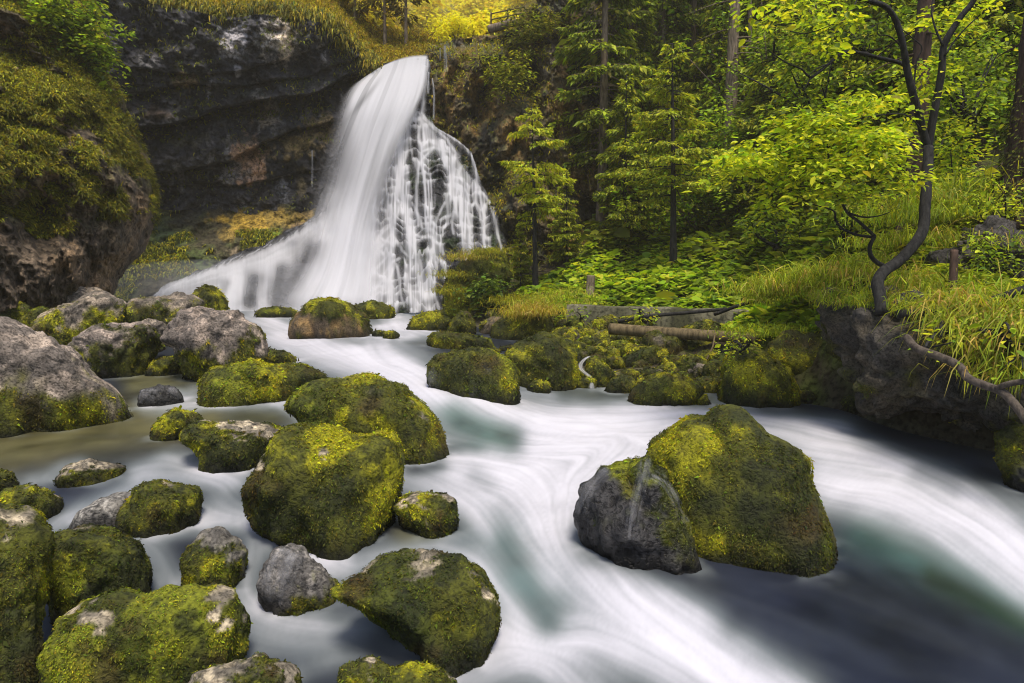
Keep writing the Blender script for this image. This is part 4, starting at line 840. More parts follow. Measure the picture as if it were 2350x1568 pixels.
boulder('low dark stone at the water under the overhang', [(1925, 922), (1945, 907), (1985, 905), (2000, 922), (1960, 933)], .5, 0, 13.0, rock=(.05, .045, .04), seed=62, bright=.2)
boulder('dark mossy boulder cut by the right edge, beside the rushing water', [(2285, 1000), (2330, 985), (2450, 985), (2520, 1200), (2400, 1180), (2330, 1120), (2290, 1060)], .6, 0, 8.6, rock=(.03, .03, .03), seed=63, bright=.1, brown=.5, deep=.6)
boulder('grey rock with a fern tuft leaning on the concrete weir', [(1437, 745), (1445, 725), (1468, 716), (1500, 728), (1518, 745), (1480, 755)], .45, 0, 20.8, rock=(.2, .17, .14), seed=64, bright=.5)
boulder('pale flat stone against the foot of the weir', [(1535, 742), (1550, 732), (1590, 732), (1605, 742), (1590, 752), (1545, 752)], .15, 0, 20.2, rock=(.28, .24, .2), seed=65, tuft=.3, name='pale_stone', cat='stone')
boulder('grass-hung mossy mound at the right foot of the waterfall', [(1015, 690), (1022, 640), (1050, 605), (1090, 580), (1130, 572), (1165, 585), (1180, 625), (1170, 665), (1120, 700), (1050, 710)], .75, 0, 26.5, rock=(.10, .085, .055), seed=66, bright=.6, ridge=1, name='mossy_mound', cat='mound')
boulder('dark broken outcrop of stones showing through the bank behind the sapling stub', [(2110, 595), (2150, 562), (2230, 545), (2350, 540), (2450, 560), (2450, 650), (2300, 668), (2180, 662), (2120, 635)], .3, 0, 12.6, rock=(.055, .046, .038), seed=68, bright=.25, brown=.6, blocky=2.2, ridge=1.2, name='rock_outcrop', cat='rock', deep=.6)
boulder('overhanging dark limestone block of the right bank, undercut above the water', [(1870, 700), (1880, 672), (1910, 668), (1960, 690), (2020, 705), (2100, 705), (2220, 715), (2420, 735), (2520, 800), (2520, 1010), (2350, 1000), (2240, 985), (2120, 962), (2010, 935), (1990, 900), (1960, 878), (1938, 850), (1908, 812), (1905, 775), (1885, 745)], .44, 0, 10.4, rock=(.075, .062, .045), seed=67, bright=.2, brown=.6, deep=.85, ridge=1.5, rough=1.1, blocky=2.0, name='limestone_block', cat='rock', sub=7, tuft=.5, sink=.0, back=.9, hard=2.8, mbias=(.3, 0))
# rubble of small stones between the weir, the log and the stream
RUB = [(1305, 770, 46, 24), (1345, 765, 40, 22), (1395, 745, 50, 26), (1350, 790, 40, 26), (1310, 745, 44, 22), (1290, 765, 34, 18), (1425, 800, 40, 26), (1445, 778, 36, 24), (1400, 815, 34, 24), (1330, 800, 30, 20), (1410, 835, 30, 22), (1535, 850, 34, 24), (1600, 800, 50, 30), (1640, 785, 36, 24), (1625, 820, 34, 24), (1560, 745, 34, 16), (1180, 800, 40, 12), (1130, 805, 26, 10), (1345, 880, 34, 18), (1330, 862, 20, 16), (1545, 885, 30, 18), (1385, 775, 38, 22), (1470, 838, 28, 18), (1255, 740, 30, 20), (1300, 722, 36, 20), (1140, 718, 34, 14), (1090, 722, 20, 10), (870, 765, 24, 10), (895, 768, 26, 12), (1520, 768, 26, 14)]
_r = np.random.default_rng(808)
for _i in range(260):
    _u, _v = _r.uniform(1230, 1660), _r.uniform(735, 890)
    if _v > 905 - (_u - 1230) * .02 or _v < 700 + (_u - 1230) * .12 or (1330 < _u < 1372 and _v > 810): continue
    _w = _r.uniform(28, 62)
    if all(math.hypot((_u - a) / (_w + c), (_v - b) / (_w + c) * 1.5) > .40 for a, b, c, d_ in RUB): RUB.append((_u, _v, _w, _w * .62))
    if len(RUB) > 90: break
for i, (u, v, w, h) in enumerate(RUB):
    r = np.random.default_rng(i + 500); a = np.linspace(0, 2 * np.pi, 9, endpoint=False)
    ol = [(u + math.cos(x) * w * .8 * r.uniform(.8, 1.2), v + math.sin(x) * h * .8 * r.uniform(.8, 1.15)) for x in a]
    boulder('small mossy stone in the jumbled rubble between stream and weir', ol, r.uniform(.6, .95), 0, None, seed=200 + i, rock=(.15, .12, .09), bright=r.uniform(.5, .8), brown=r.uniform(.2, .45), name='mossy_stone', group='small mossy stones of the rubble by the stream', cat='stone')

build_stream()

from mathutils.bvhtree import BVHTree
from mathutils import Vector
def skin(label, strands):
    """thin sheets of water draped over a wet rock, laid on its surface"""
    ob, Vw, F = ROCKS[label]; tree = BVHTree.FromPolygons(Vw.tolist(), F.tolist()); Vs, Fs, Al = [], [], []; n0 = 0
    for pts, w, s_ in strands:
        q = smooth_line(pts, 10); m = len(q); nb = 19; b = np.linspace(-1, 1, nb); w = w * 2.1; T = np.gradient(q, axis=0); Nn = np.stack([-T[:, 1], T[:, 0]], 1); Nn /= np.linalg.norm(Nn, axis=1, keepdims=True)
        g = q[:, None] + Nn[:, None] * (b * w)[None, :, None]; d = unit(ray(g[..., 0], g[..., 1])); P = np.zeros(d.shape); ok = np.zeros(d.shape[:2], bool)
        for i in range(m):
            for j in range(nb):
                h = tree.ray_cast(Vector(CAM), Vector(d[i, j]))
                if h[0] is not None: P[i, j] = np.array(h[0]) - d[i, j] * .03; ok[i, j] = True
        t = np.linspace(0, 1, m)[:, None]
        a = .36 * s_ * np.clip(1 - b[None] ** 2, 0, 1) ** 1.6 * (1 - .55 * t) * np.clip(.6 + .9 * fbm(np.stack([b[None] * w / 3 + 0 * t, t * 2 + 0 * b[None], 0 * t * b[None] + pts[0][0]], -1), 3, 401), 0, 1) * sstep(0, .12, t)
        i = np.arange(m - 1)[:, None] * nb; j = np.arange(nb - 1)[None]; Fq = np.stack([i + j, i + nb + j, i + nb + j + 1, i + j + 1], -1).reshape(-1, 4)
        g_ = ok.ravel()[Fq].all(1).reshape(m - 1, nb - 1); lab = np.zeros(g_.shape, int); best = (0, 0); c_ = 0
        for a0 in range(m - 1):
            for b0 in range(nb - 1):
                if g_[a0, b0] and not lab[a0, b0]:
                    c_ += 1; st = [(a0, b0)]; lab[a0, b0] = c_; k_ = 0
                    while st:
                        y_, x_ = st.pop(); k_ += 1
                        for yy, xx in ((y_ + 1, x_), (y_ - 1, x_), (y_, x_ + 1), (y_, x_ - 1)):
                            if 0 <= yy < m - 1 and 0 <= xx < nb - 1 and g_[yy, xx] and not lab[yy, xx]: lab[yy, xx] = c_; st.append((yy, xx))
                    best = max(best, (k_, c_))
        Fq = Fq[(lab == best[1]).ravel() & g_.ravel()]
        if len(Fq): iu_, inv = np.unique(Fq, return_inverse=True); mesh('water_skin', P.reshape(-1, 3)[iu_] - np.array(ob.location), inv.reshape(Fq.shape), M_FALL, ob, None, True, {'foam': a.ravel()[iu_]})
def find(k): return [x for x in ROCKS if k in x][0]
skin(find('water skin in front'), [([(1482, 1046), (1476, 1090), (1462, 1140), (1452, 1190), (1448, 1240)], 9, .75), ([(1400, 1072), (1365, 1100), (1340, 1140), (1326, 1180)], 12, .6), ([(1490, 1085), (1530, 1110), (1555, 1150), (1575, 1200)], 8, .6)])
skin(find('streaming down its left'), [([(660, 1248), (630, 1280), (612, 1330), (605, 1360)], 26, .75), ([(672, 1252), (655, 1300), (640, 1350), (632, 1385)], 20, .45)])
skin(find('water sheeting'), [([(330, 892), (322, 905), (318, 925)], 9, .8), ([(385, 886), (410, 895), (420, 912)], 10, .6), ([(350, 888), (345, 905), (345, 925)], 10, .4)])
skin(find('water curling'), [([(985, 835), (978, 855), (975, 880), (985, 900)], 18, .7)])
# ================================================================== VEGETATION
def ter_full(x, y):
    Z = ter_z(x, y); P = np.stack([x, y, Z], -1); land = sstep(-.1, .3, Z - water_z(x, y))
    return Z + land * (.35 * fbm(P * .55, 4, 3) + .12 * fbm(P * 2.1, 4, 8))
def ground(u, Y):
    x = (u - UC) / FPX * Y; return np.array([x, Y, float(ter_full(np.array([x]), np.array([Y]))[0])])
def leaves(P, D, S, L, W, C, fold=.12):
    n = len(P); L = np.broadcast_to(L, (n,))[:, None]; W = np.broadcast_to(W, (n,))[:, None]; Nn = np.cross(S, D)
    b, t = P, P + D * L
    m1, m2 = P + D * L * .3 + Nn * L * fold, P + D * L * .68 + Nn * L * fold
    V = np.stack([b, m1 - S * W * .5, m2 - S * W * .42, t, m2 + S * W * .42, m1 + S * W * .5], 1)
    k = np.arange(n)[:, None] * 6
    return V.reshape(-1, 3), np.concatenate([k + np.array([0, 3, 2, 1]), k + np.array([0, 5, 4, 3])]), np.repeat(np.broadcast_to(C, (n, 3)), 6, 0)
def sample_patch(pt, m, n, r):
    idx = np.flatnonzero(m); k = r.choice(idx, n); return pt['P'][k] + r.normal(0, .04, (n, 3)), pt['N'][k], pt['U'][k], pt['V'][k]
def ramp(r, n, cols, p=None):
    c = np.array(cols)[r.choice(len(cols), n, p=p)]; return np.clip(c * r.lognormal(0, .3, (n, 1)) * (1 + .08 * r.normal(0, 1, (n, 3))), .003, .6)
OL, YG, DG, ST = (.14, .145, .016), (.29, .265, .016), (.05, .06, .012), (.36, .26, .075)
# --- grass of the cliffs
def cliff_grass():
    r = np.random.default_rng(31)
    A = Acc()
    P, U, V = BL['P'], BL['U'], BL['V']
    nz = fbm(P * .8, 4, 67); g = (V < 470 + 110 * nz) & (nz + BL['N'][:, 2] * .7 + .25 * fbm(P * 2.2, 3, 70) > .12) & (V < 580)
    p, n_, u, v = sample_patch(BL, g, 95000, r)
    D = unit(n_ * .8 + np.array([0, 0, .25]) + r.normal(0, .35, p.shape)); k = fbm(p * .7, 3, 68)[:, None]
    C = ramp(r, len(p), [OL, YG, DG, (.14, .12, .02)], [.45, .2, .2, .15]) * (1 + .5 * k)
    v_, q, t, c = blades(p, D, r.uniform(.08, .24, len(p)), .034, np.clip(C, .004, .5), 1.1); A.add(v_, q, t, c)
    tag(A.build('bluff_grass', M_GRASS, None, False), 'shaggy olive grass draped over the mossy bluff on the left', 'grass', None, 'stuff')
    A = Acc(); P, U, V = UPV['P'], UPV['U'], UPV['V']
    g = (U < 1000) & (V > -40)
    p, n_, u, v = sample_patch(UPV, g, 26000, r); g2 = (U < 880) & (V > line_v(U, [(330, -20), (500, 5), (700, 5), (800, 70), (880, 110)]) - 22); p2 = sample_patch(UPV, g2, 16000, r)[0]; p = np.vstack([p, p2])
    D = unit(np.array([0, -.35, .8]) + r.normal(0, .35, p.shape))
    C = ramp(r, len(p), [(.27, .22, .02), (.34, .27, .025), (.16, .15, .015), (.2, .14, .04)])
    v_, q, t, c = blades(p, D, r.uniform(.2, .5, len(p)), .055, C, .9); A.add(v_, q, t, c)
    # overhanging fringe along the lip of the cliff
    e = (V > line_v(U, [(330, 5), (430, 22), (500, 40), (600, 32), (700, 38), (770, 60), (800, 105), (850, 140)])) & (U < 860)
    p, n_, u, v = sample_patch(UPV, e, 14000, r); p += r.normal(0, .22, p.shape) + np.array([0, -.2, 0])
    D = unit(np.array([0, -.8, .1]) + r.normal(0, .4, p.shape))
    v_, q, t, c = blades(p, D, r.uniform(.25, .7, len(p)), .05, ramp(r, len(p), [(.2, .17, .02), (.10, .10, .015), (.28, .23, .02), (.05, .06, .012)]), 1.5); A.add(v_, q, t, c)
    tag(A.build('meadow_grass', M_GRASS, None, False), 'golden grass on the slope above the dark cliff, hanging over its lip', 'grass', None, 'stuff')
    # moss tussocks on the brown cliff, the rubble slope and ledges
    A = Acc()
    for pt, n, cols in ((RC, 9000, [OL, YG, (.12, .09, .03)]), (SL, 5000, [OL, DG, YG]), (OV, 2500, [OL, DG])):
        nz = fbm(pt['P'] * .8, 3, 69); g = (nz + pt['N'][:, 2] * .9 > .42)
        if pt is SL: g = (nz > .15) & ~((pt['U'] > 480) & (pt['V'] < 530))
        if g.sum() < 50: continue
        p, n_, u, v = sample_patch(pt, g, n, r); D = unit(n_ + np.array([0, 0, .1]) + r.normal(0, .4, p.shape))
        v_, q, t, c = blades(p, D, r.uniform(.15, .45, len(p)), .05, ramp(r, len(p), cols), 1.2); A.add(v_, q, t, c)
    tag(A.build('ledge_grass', M_GRASS, None, False), 'tufts of grass and moss on ledges of the cliffs', 'grass', None, 'stuff')
cliff_grass()
# --- plants that carpet the right bank
def scatter_ground(poly, n, r, y0=10, y1=62):
    out = []
    while sum(len(o) for o in out) < n:
        s = r.uniform(-.1, .85, 20000); y = np.exp(r.uniform(math.log(y0), math.log(y1), 20000)); x = s * y
        z = ter_full(x, y); P = np.stack([x, y, z], -1); U, V = proj(P); k = inpoly(U, V, poly) & (z > water_z(x, y) + .05); out.append(P[k])
        if len(out) > 60: break
    return np.concatenate(out)[:n]
def ground_cover():
    r = np.random.default_rng(41); A = Acc()
    def lay(poly, n, size, cols, p=None, h=.35, y0=10, y1=62, wr=.85):
        P = scatter_ground(poly, n, r, y0, y1); n = len(P)
        P[:, 2] += r.uniform(.02, h, n) * (.6 + .8 * np.clip(fbm(P * .8, 3, 44), -.6, 1))
        a = r.uniform(0, 2 * np.pi, n); D = unit(np.stack([np.cos(a), np.sin(a) - .35, r.normal(-.15, .3, n)], 1)); S = unit(np.cross(D, np.array([0, 0, 1.]) + r.normal(0, .3, (n, 3))))
        L = size * r.lognormal(0, .35, n); k = fbm(P * .6, 3, 45)[:, None]
        v, q, c = leaves(P, D, S, L, L * wr, np.clip(ramp(r, n, cols, p) * (1 + .6 * k), .004, .5), .08); A.add(v, q, None, c)
    GC = [(.22, .33, .02), (.32, .42, .024), (.10, .16, .016), (.27, .38, .022)]
    lay([(1175, 700), (1240, 640), (1330, 590), (1420, 555), (1560, 560), (1720, 570), (1860, 570), (1960, 540), (2010, 620), (1900, 660), (1885, 705), (1700, 708), (1330, 708)], 15000, .24, GC)
    lay([(1380, 560), (1450, 510), (2000, 480), (2050, 560), (1900, 600), (1500, 600)], 9000, .3, [(.12, .16, .018), (.2, .25, .02), (.06, .085, .014)])
    lay([(1620, 715), (1890, 690), (1890, 745), (1850, 785), (1760, 775), (1640, 765)], 3500, .17, GC, None, .25)
    lay([(1230, 705), (1640, 705), (1640, 760), (1230, 760)], 1800, .13, GC, None, .3)
    lay([(1940, 560), (2400, 380), (2800, 380), (2800, 820), (2450, 760), (2200, 700), (1950, 680)], 8500, .13, [(.2, .25, .02), (.09, .12, .014), (.3, .33, .02)], None, .4)
    tag(A.build('ground_cover', M_LEAF, None, False), 'broad-leaved plants carpeting the right bank under the trees', 'ground cover', None, 'stuff')
    A = Acc()
    P = scatter_ground([(1350, 600), (1360, -40), (2800, -60), (2800, 480), (2050, 520), (1500, 540)], 26000, r, 24, 66); n = len(P)
    P[:, 2] += r.uniform(.05, .9, n); a = r.uniform(0, 2 * np.pi, n); D = unit(np.stack([np.cos(a), np.sin(a) - .4, r.normal(-.2, .3, n)], 1)); S = unit(np.cross(D, np.array([0, 0, 1.]) + r.normal(0, .4, (n, 3)))); L = .36 * r.lognormal(0, .35, n)
    v, q, c = leaves(P, D, S, L, L * .6, ramp(r, n, [(.10, .13, .016), (.16, .2, .018), (.24, .28, .02)])); A.add(v, q, None, c)
    tag(A.build('undergrowth', M_LEAF, None, False), 'dark undergrowth covering the steep floor of the forest', 'undergrowth', None, 'stuff')
ground_cover()
# --- arching bank grass
def bank_grass():
    r = np.random.default_rng(51); A = Acc()
    def clump(u, v, Y, n, L, cols, spread=.35, droop=1.0, up=.9, dirx=0.):
        b = at(u, v, Y); p = b + np.stack([r.normal(0, spread, n), r.normal(0, spread, n), r.normal(0, .06, n) - .05], 1)
        D = unit(np.stack([r.normal(dirx, .4, n), r.normal(-.25, .4, n), np.full(n, up)], 1))
        v_, q, t, c = blades(p, D, L * r.lognormal(0, .3, n), .012 + L * .012, ramp(r, n, cols), droop); A.add(v_, q, t, c)
    SG = [ST, (.24, .27, .02), (.18, .23, .018), (.32, .36, .022), (.15, .2, .016), (.26, .31, .02)]; GG = [(.2, .27, .018), (.3, .33, .02), (.14, .19, .016)]
    for u, v, Y, n, L, c, s in [(1770, 668, 17.5, 500, .8, SG, .5), (1810, 655, 17.5, 600, .9, SG, .5), (1860, 655, 16.5, 600, .8, SG, .5), (1750, 690, 17.2, 200, .5, SG, .3), (1900, 640, 15.5, 500, .7, GG, .5), (1960, 625, 14.6, 600, .7, SG, .5), (1930, 680, 12.3, 300, .45, SG, .3), (1960, 690, 11.8, 200, .3, GG, .25), (2090, 690, 11.8, 400, .45, SG, .3), (2100, 650, 12.6, 500, .7, SG, .5), (2170, 665, 12.0, 300, .6, GG, .3), (2230, 680, 11.6, 500, .6, GG, .4), (2280, 685, 11.4, 500, .6, GG, .4), (2130, 700, 11.0, 400, .5, SG, .4),
                              (2120, 500, 15, 700, .8, GG, .7), (2180, 470, 15.5, 700, .8, SG, .7), (2240, 440, 15.5, 700, .8, GG, .7), (2100, 550, 14.6, 400, .6, SG, .5), (2040, 560, 17, 400, .6, GG, .5), (2300, 560, 13, 300, .6, SG, .5), (2040, 600, 15, 400, .6, SG, .5),
                              (1200, 720, 21.6, 420, .7, [YG, ST, (.3, .25, .04)], .35), (1235, 715, 21.4, 420, .75, [YG, ST, (.3, .25, .04)], .35), (1075, 590, 26.3, 500, .42, [YG, OL, ST], .5), (1120, 578, 26.5, 500, .42, [YG, OL], .5), (1040, 630, 26.2, 400, .42, [YG, OL], .4), (1035, 670, 26, 300, .6, [YG, OL], .3), (1270, 690, 24.8, 500, .7, SG, .6), (1220, 690, 25, 400, .6, [YG, OL], .6), (1310, 680, 25, 400, .7, SG, .5), (1330, 700, 23.5, 300, .6, SG, .4), (1170, 690, 25, 300, .5, [YG, OL], .5), (1240, 700, 23.8, 400, .6, SG, .5), (1720, 760, 16.5, 300, .3, GG, .4), (1800, 755, 16.2, 400, .35, GG, .5), (1840, 770, 15.8, 300, .3, GG, .4)]:
        clump(u, v, Y, int(n * 1.3), L * .66, c, s)
    for u, v, Y in [(2250, 730, 10.2), (2300, 740, 9.8), (2330, 790, 9.4), (2290, 780, 9.8), (2350, 850, 9.0), (2330, 720, 10), (2270, 760, 9.9), (2380, 760, 9.3), (2230, 705, 10.6)]:
        clump(u, v, Y, 420, .62, [ST, (.2, .22, .02), (.15, .2, .016), (.25, .29, .02)], .3, 1.3, .5, -.3)
    tag(A.build('bank_grass', M_GRASS, None, False), 'arching straw and green grass along the right bank', 'grass', None, 'stuff')
bank_grass()
# ------------------------------------------------------------------ conifers
NB, NM, ND, NG = (.29, .32, .02), (.15, .18, .018), (.065, .085, .014), (.23, .17, .02)
def conifer(name, H, start, R, nb, seed, cols, p, rad, bark, lean=(0, 0), leaf=.19, dens=1.0, droop=.35, flat=.12, top=1.0, bare=0, pw=.75):
    r = np.random.default_rng(seed); root = empty(name, (0, 0, 0)); A = Acc(); Lf = Acc()
    z = np.linspace(-.3, H, 12); t = z / H
    tx = lean[0] * t + .02 * H * np.sin(t * 3 + seed) * t * .3; ty = lean[1] * t
    tr = np.stack([tx, ty, z], 1); tube(A, tr, rad * np.clip(1 - t * .88, .08, 1) * (1 + .45 * np.exp(-np.maximum(z, 0) / .35)), 9, None, .12)
    def base(h): return np.array([np.interp(h, z, tx), np.interp(h, z, ty), h])
    for i in range(nb + bare):
        dead = i >= nb
        f = r.uniform(0, 1) ** .85; h = H * (start + (1 - start) * f) if not dead else H * r.uniform(start * .3, start + .2)
        fr = (h / H - start) / (1 - start); prof = np.clip(1 - fr, 0, 1) ** pw * np.clip(.5 + fr * 3.2, 0, 1) * top
        L = max(.25, R * prof * r.uniform(.6, 1.15)) if not dead else R * r.uniform(.3, .7)
        a = r.uniform(0, 2 * np.pi); d = np.array([math.cos(a), math.sin(a), 0]); sd = np.array([-d[1], d[0], 0])
        s = np.linspace(0, 1, 6); dz = L * (.10 * s - droop * s ** 1.7 + .10 * s ** 4) + (.35 * L * s * max(0, fr - .5))
        q = base(h) + d * (L * s)[:, None] + np.array([0, 0, 1]) * dz[:, None] + sd * (L * .06 * r.normal() * s ** 2)[:, None]
        tube(A, q, np.interp(s, [0, 1], [max(.012, rad * .17), .005]) * (1 if not dead else .7), 4, None, 0, False)
        if dead: continue
        n = int(L * (46 * dens) * (1 + L * .35)) + 8
        ss = r.uniform(.12, 1, n) ** .8; side = r.choice([-1, 1], n); w = (.42 * L * (1 - ss) * np.clip(ss * 4, 0, 1) + .07) * r.uniform(.05, 1, n)
        P = np.stack([np.interp(ss, s, q[:, k]) for k in range(3)], 1) + sd * (side * w)[:, None] + d * (w * .45)[:, None]
        P[:, 2] += -w * .35 * r.uniform(.3, 1.6, n) - flat * r.random(n) ** 2
        D = unit(d * .7 + sd * (side * r.uniform(.2, 1, n))[:, None] + np.stack([r.normal(0, .25, n), r.normal(0, .25, n), r.normal(-.55, .35, n)], 1))
        S = unit(np.cross(D, np.array([0, 0, 1.]) + r.normal(0, .45, (n, 3))))
        ll = leaf * r.lognormal(0, .3, n)
        tip = np.clip(ss + w / L * 2 - .75 + r.normal(0, .15, n), 0, 1)[:, None]
        C = ramp(r, n, cols, p) * (.8 + .9 * tip)
        v, k, c = kites(P, D, S, ll, ll * r.uniform(.28, .48, n), np.clip(C, .003, .5), .06); Lf.add(v, k, None, c)
    A.build('trunk', bark, root); Lf.build('crown', M_NEED, root, False)
    return root
def put(o, u, Y, rz=0, sc=1.0, sink=.1):
    g = ground(u, Y); o.location = (float(g[0]), float(g[1]), float(g[2] - sink)); o.rotation_euler = (0, 0, rz); o.scale = (sc, sc, sc); return o
t1 = conifer('young_spruce', 7.4, .37, 2.2, 34, 1, [NB, NM, (.44, .40, .025)], [.45, .2, .35], .13, M_DARK, (-.15, 0), .15, 1.9, .30, .05, 1.0, 14, .42)
put(t1, 1229, 27.3); tag(t1, 'slender young spruce with bright layered boughs beside the waterfall mound', 'conifer tree')
t2 = conifer('young_spruce', 8.6, .32, 2.6, 54, 2, [NB, NM, (.36, .34, .025)], [.4, .3, .3], .15, M_DARK, (-.2, 0), .15, 1.8, .32, .06, 1.0, 10, .55)
put(t2, 1543, 27); tag(t2, 'dark-trunked young spruce with drooping yellow-green boughs above the concrete weir', 'conifer tree')
FG = 'tall spruces of the forest on the right slope'
pa = conifer('tall_spruce', 22, .16, 2.9, 150, 3, [NB, NM, ND], [.25, .5, .25], .26, M_BARK, (.3, 0), .27, 1.0, .42, .25, 1, 30)
pb = conifer('tall_spruce', 20, .10, 3.2, 150, 4, [NM, ND, NB], [.5, .3, .2], .24, M_BARK, (-.2, 0), .27, 1.0, .45, .3, 1, 25)
pc = conifer('tall_spruce', 26, .6, 3.0, 100, 5, [NM, ND, NB], [.45, .35, .2], .30, M_BARK, (.1, 0), .27, 1.0, .42, .3, 1, 45)
pd = conifer('bushy_spruce', 10, .06, 2.6, 120, 6, [NB, NM, ND, (.36, .34, .025)], [.35, .3, .15, .2], .14, M_DARK, (.1, 0), .22, 1.1, .35, .2, 1, 6)
used = set()
def plant(proto, u, Y, label, group=None, rz=None, sc=1.0):
    o = proto if proto.name not in used else copy_tree(proto); used.add(proto.name)
    put(o, u, Y, (u * .37) % 6.28 if rz is None else rz, sc, .2); tag(o, label, 'conifer tree', group); return o
plant(pa, 1376, 33.2, 'straight tall spruce rising against the brown cliff, trunk bare near its base', FG)
plant(pc, 1505, 41, 'tall bare-trunked spruce, leftmost of the pale trunks in the forest', FG)
plant(pc, 1592, 43, 'tall bare-trunked spruce standing second among the pale trunks in the forest', FG, None, .95)
plant(pc, 1662, 32.5, 'thickest bare-trunked spruce of the slope, behind the bright leafy branches', FG, None, 1.15)
plant(pb, 1440, 36, 'spruce with dark hanging twigs between the cliff and the pale trunks', FG, None, .8)
plant(pb, 1310, 37.5, 'spruce clinging to the top of the brown cliff', FG, None, .7)
plant(pa, 1790, 36, 'spruce with long drooping boughs in the middle of the forest slope', FG, None, .9)
plant(pd, 1750, 29.5, 'bushy dark-trunked spruce right of the drooping young one', None)
plant(pd, 1640, 35, 'bushy spruce filling the gap behind the thickest bare trunk', None, None, 1.15)
plant(pd, 1430, 31, 'small bushy spruce at the top of the leafy bank by the cliff', None, None, .75)
plant(pd, 1880, 27, 'bushy spruce behind the twisted dark tree', None, None, 1.1)
plant(pd, 2010, 26, 'bushy spruce deep behind the fork of the twisted dark tree', None, None, 1.2)
plant(pd, 2215, 24, 'bushy spruce left of the massive trunk at the right edge', None, None, 1.2)
plant(pd, 1300, 30.5, 'low bushy spruce at the foot of the brown cliff', None, None, .42)
plant(pd, 1195, 29, 'little spruce sapling beside the young spruce by the mound', None, None, .3)
r_ = np.random.default_rng(61); spots_ = []
for i in range(900):
    u, Y = r_.uniform(1280, 2480), r_.uniform(36, 60)
    if u < 1420 and Y < 46: continue
    if all(abs(u - a) / 1567 * Y + abs(Y - b) > 3.6 for a, b in spots_): spots_.append((u, Y))
    if len(spots_) >= 52: break
for i, (u, Y) in enumerate(sorted(spots_)):
    plant([pa, pb, pc, pb][i % 4], u, Y, 'tall spruce deep in the dark forest of the right slope', FG + ' background', None, r_.uniform(.75, 1.1))
def big_trunk(name, label, u, Y, H, rad, bark, lean, seed, flare=.9):
    r = np.random.default_rng(seed); g = ground(u, Y) - np.array([0, 0, .3]); root = empty(name, g); tag(root, label, 'tree'); A = Acc(); z = np.linspace(0, H, 40)
    p = np.stack([lean * z / H + .03 * np.sin(z), 0 * z, z], 1); tube(A, p, rad * (1 - .5 * z / H) * (1 + flare * np.exp(-z / .55)), 22, None, .16)
    for i in range(22):
        h = r.uniform(.35, 1) * H; a = r.uniform(0, 6.28); L = r.uniform(.6, 2.2); s = np.linspace(0, 1, 5)
        b = np.array([lean * h / H, 0, h]); q = b + np.outer(s * L, [math.cos(a), math.sin(a), -.15]) - np.array([0, 0, .25]) * (L * s ** 2)[:, None]; tube(A, q, np.interp(s, [0, 1], [.035, .006]), 5, None, 0, False)
    A.build('trunk', bark, root); return root
bt = big_trunk('old_spruce', 'massive red-barked trunk at the right edge, base clad in moss', 2325, 14.2, 11, .42, M_RED, .5, 71)
A = Acc(); n = 5000; a = rng.uniform(0, 6.28, n); z = rng.uniform(.2, 3.2, n) ** 1; rr_ = .42 * (1 + .9 * np.exp(-z / .55)); Nn = np.stack([np.cos(a), np.sin(a), 0 * a], 1)
k = rng.random(n) < np.exp(-z / 2); P = Nn * rr_[:, None] * .98 + np.stack([.5 * z / 11, 0 * z, z], 1); D = unit(Nn + np.array([0, 0, -1.]) + rng.normal(0, .4, (n, 3)))
v, q, c = kites(P[k], D[k], unit(np.cross(D, Nn + rng.normal(0, .3, (n, 3))))[k], .09, .04, ramp(rng, int(k.sum()), [OL, DG, (.06, .07, .012)])); A.add(v, q, None, c); tag(A.build('trunk_moss', M_MOSS, bt, False), kind='stuff')
for u_, Y_, r_2, l_ in [(1523, 39, .11, 'thin bare trunk just right of the leftmost pale forest trunk'), (1550, 44, .10, 'thin pale trunk midway between the two tall bare spruces'), (1618, 37, .11, 'thin bare trunk left of the thickest bare trunk'), (1702, 35, .12, 'slim bare trunk right of the thickest bare trunk'), (1460, 38, .12, 'slim trunk between the cliff spruce and the pale trunks'), (1835, 32, .13, 'slim dark trunk behind the tip of the bright leafy boughs'), (1950, 33, .15, 'slim trunk in the shade behind the curved limb'), (1405, 40, .10, 'slim trunk at the top of the cliff right of the tall straight spruce')]:
    big_trunk('slender_tree', l_, u_, Y_, 24, r_2, M_BARK, .4 * math.sin(u_), int(u_))
big_trunk('old_spruce', 'thick shadowy trunk standing right behind the twisted dark tree', 2080, 17.5, 12, .24, M_RED, .1, 72)
# ------------------------------------------------------------------ leafy sprays (beech-like)
def sprays(A, centres, r, n, size, cols, p=None, rad=.5, flat=.12, wr=.52, hang=.3):
    for c0 in centres:
        m = int(n * r.uniform(.6, 1.3)); a = r.uniform(0, 6.28, m); d = rad * np.sqrt(r.random(m)) * r.uniform(.6, 1.2)
        tilt = r.normal(0, .22, 2); x, y = np.cos(a) * d, np.sin(a) * d
        P = c0 + np.stack([x, y, tilt[0] * x + tilt[1] * y - .25 * d ** 2 / rad + r.normal(0, flat, m)], 1)
        D = unit(np.stack([np.cos(a + r.normal(0, .6, m)), np.sin(a + r.normal(0, .6, m)), r.normal(-hang, .3, m)], 1)); S = unit(np.cross(D, np.array([0, 0, 1.]) + r.normal(0, .35, (m, 3)))); L = size * r.lognormal(0, .25, m)
        v, q, c = leaves(P, D, S, L, L * wr, ramp(r, m, cols, p), .1); A.add(v, q, None, c)
BR = [(.34, .42, .022), (.22, .30, .02), (.45, .48, .028), (.11, .16, .016)]
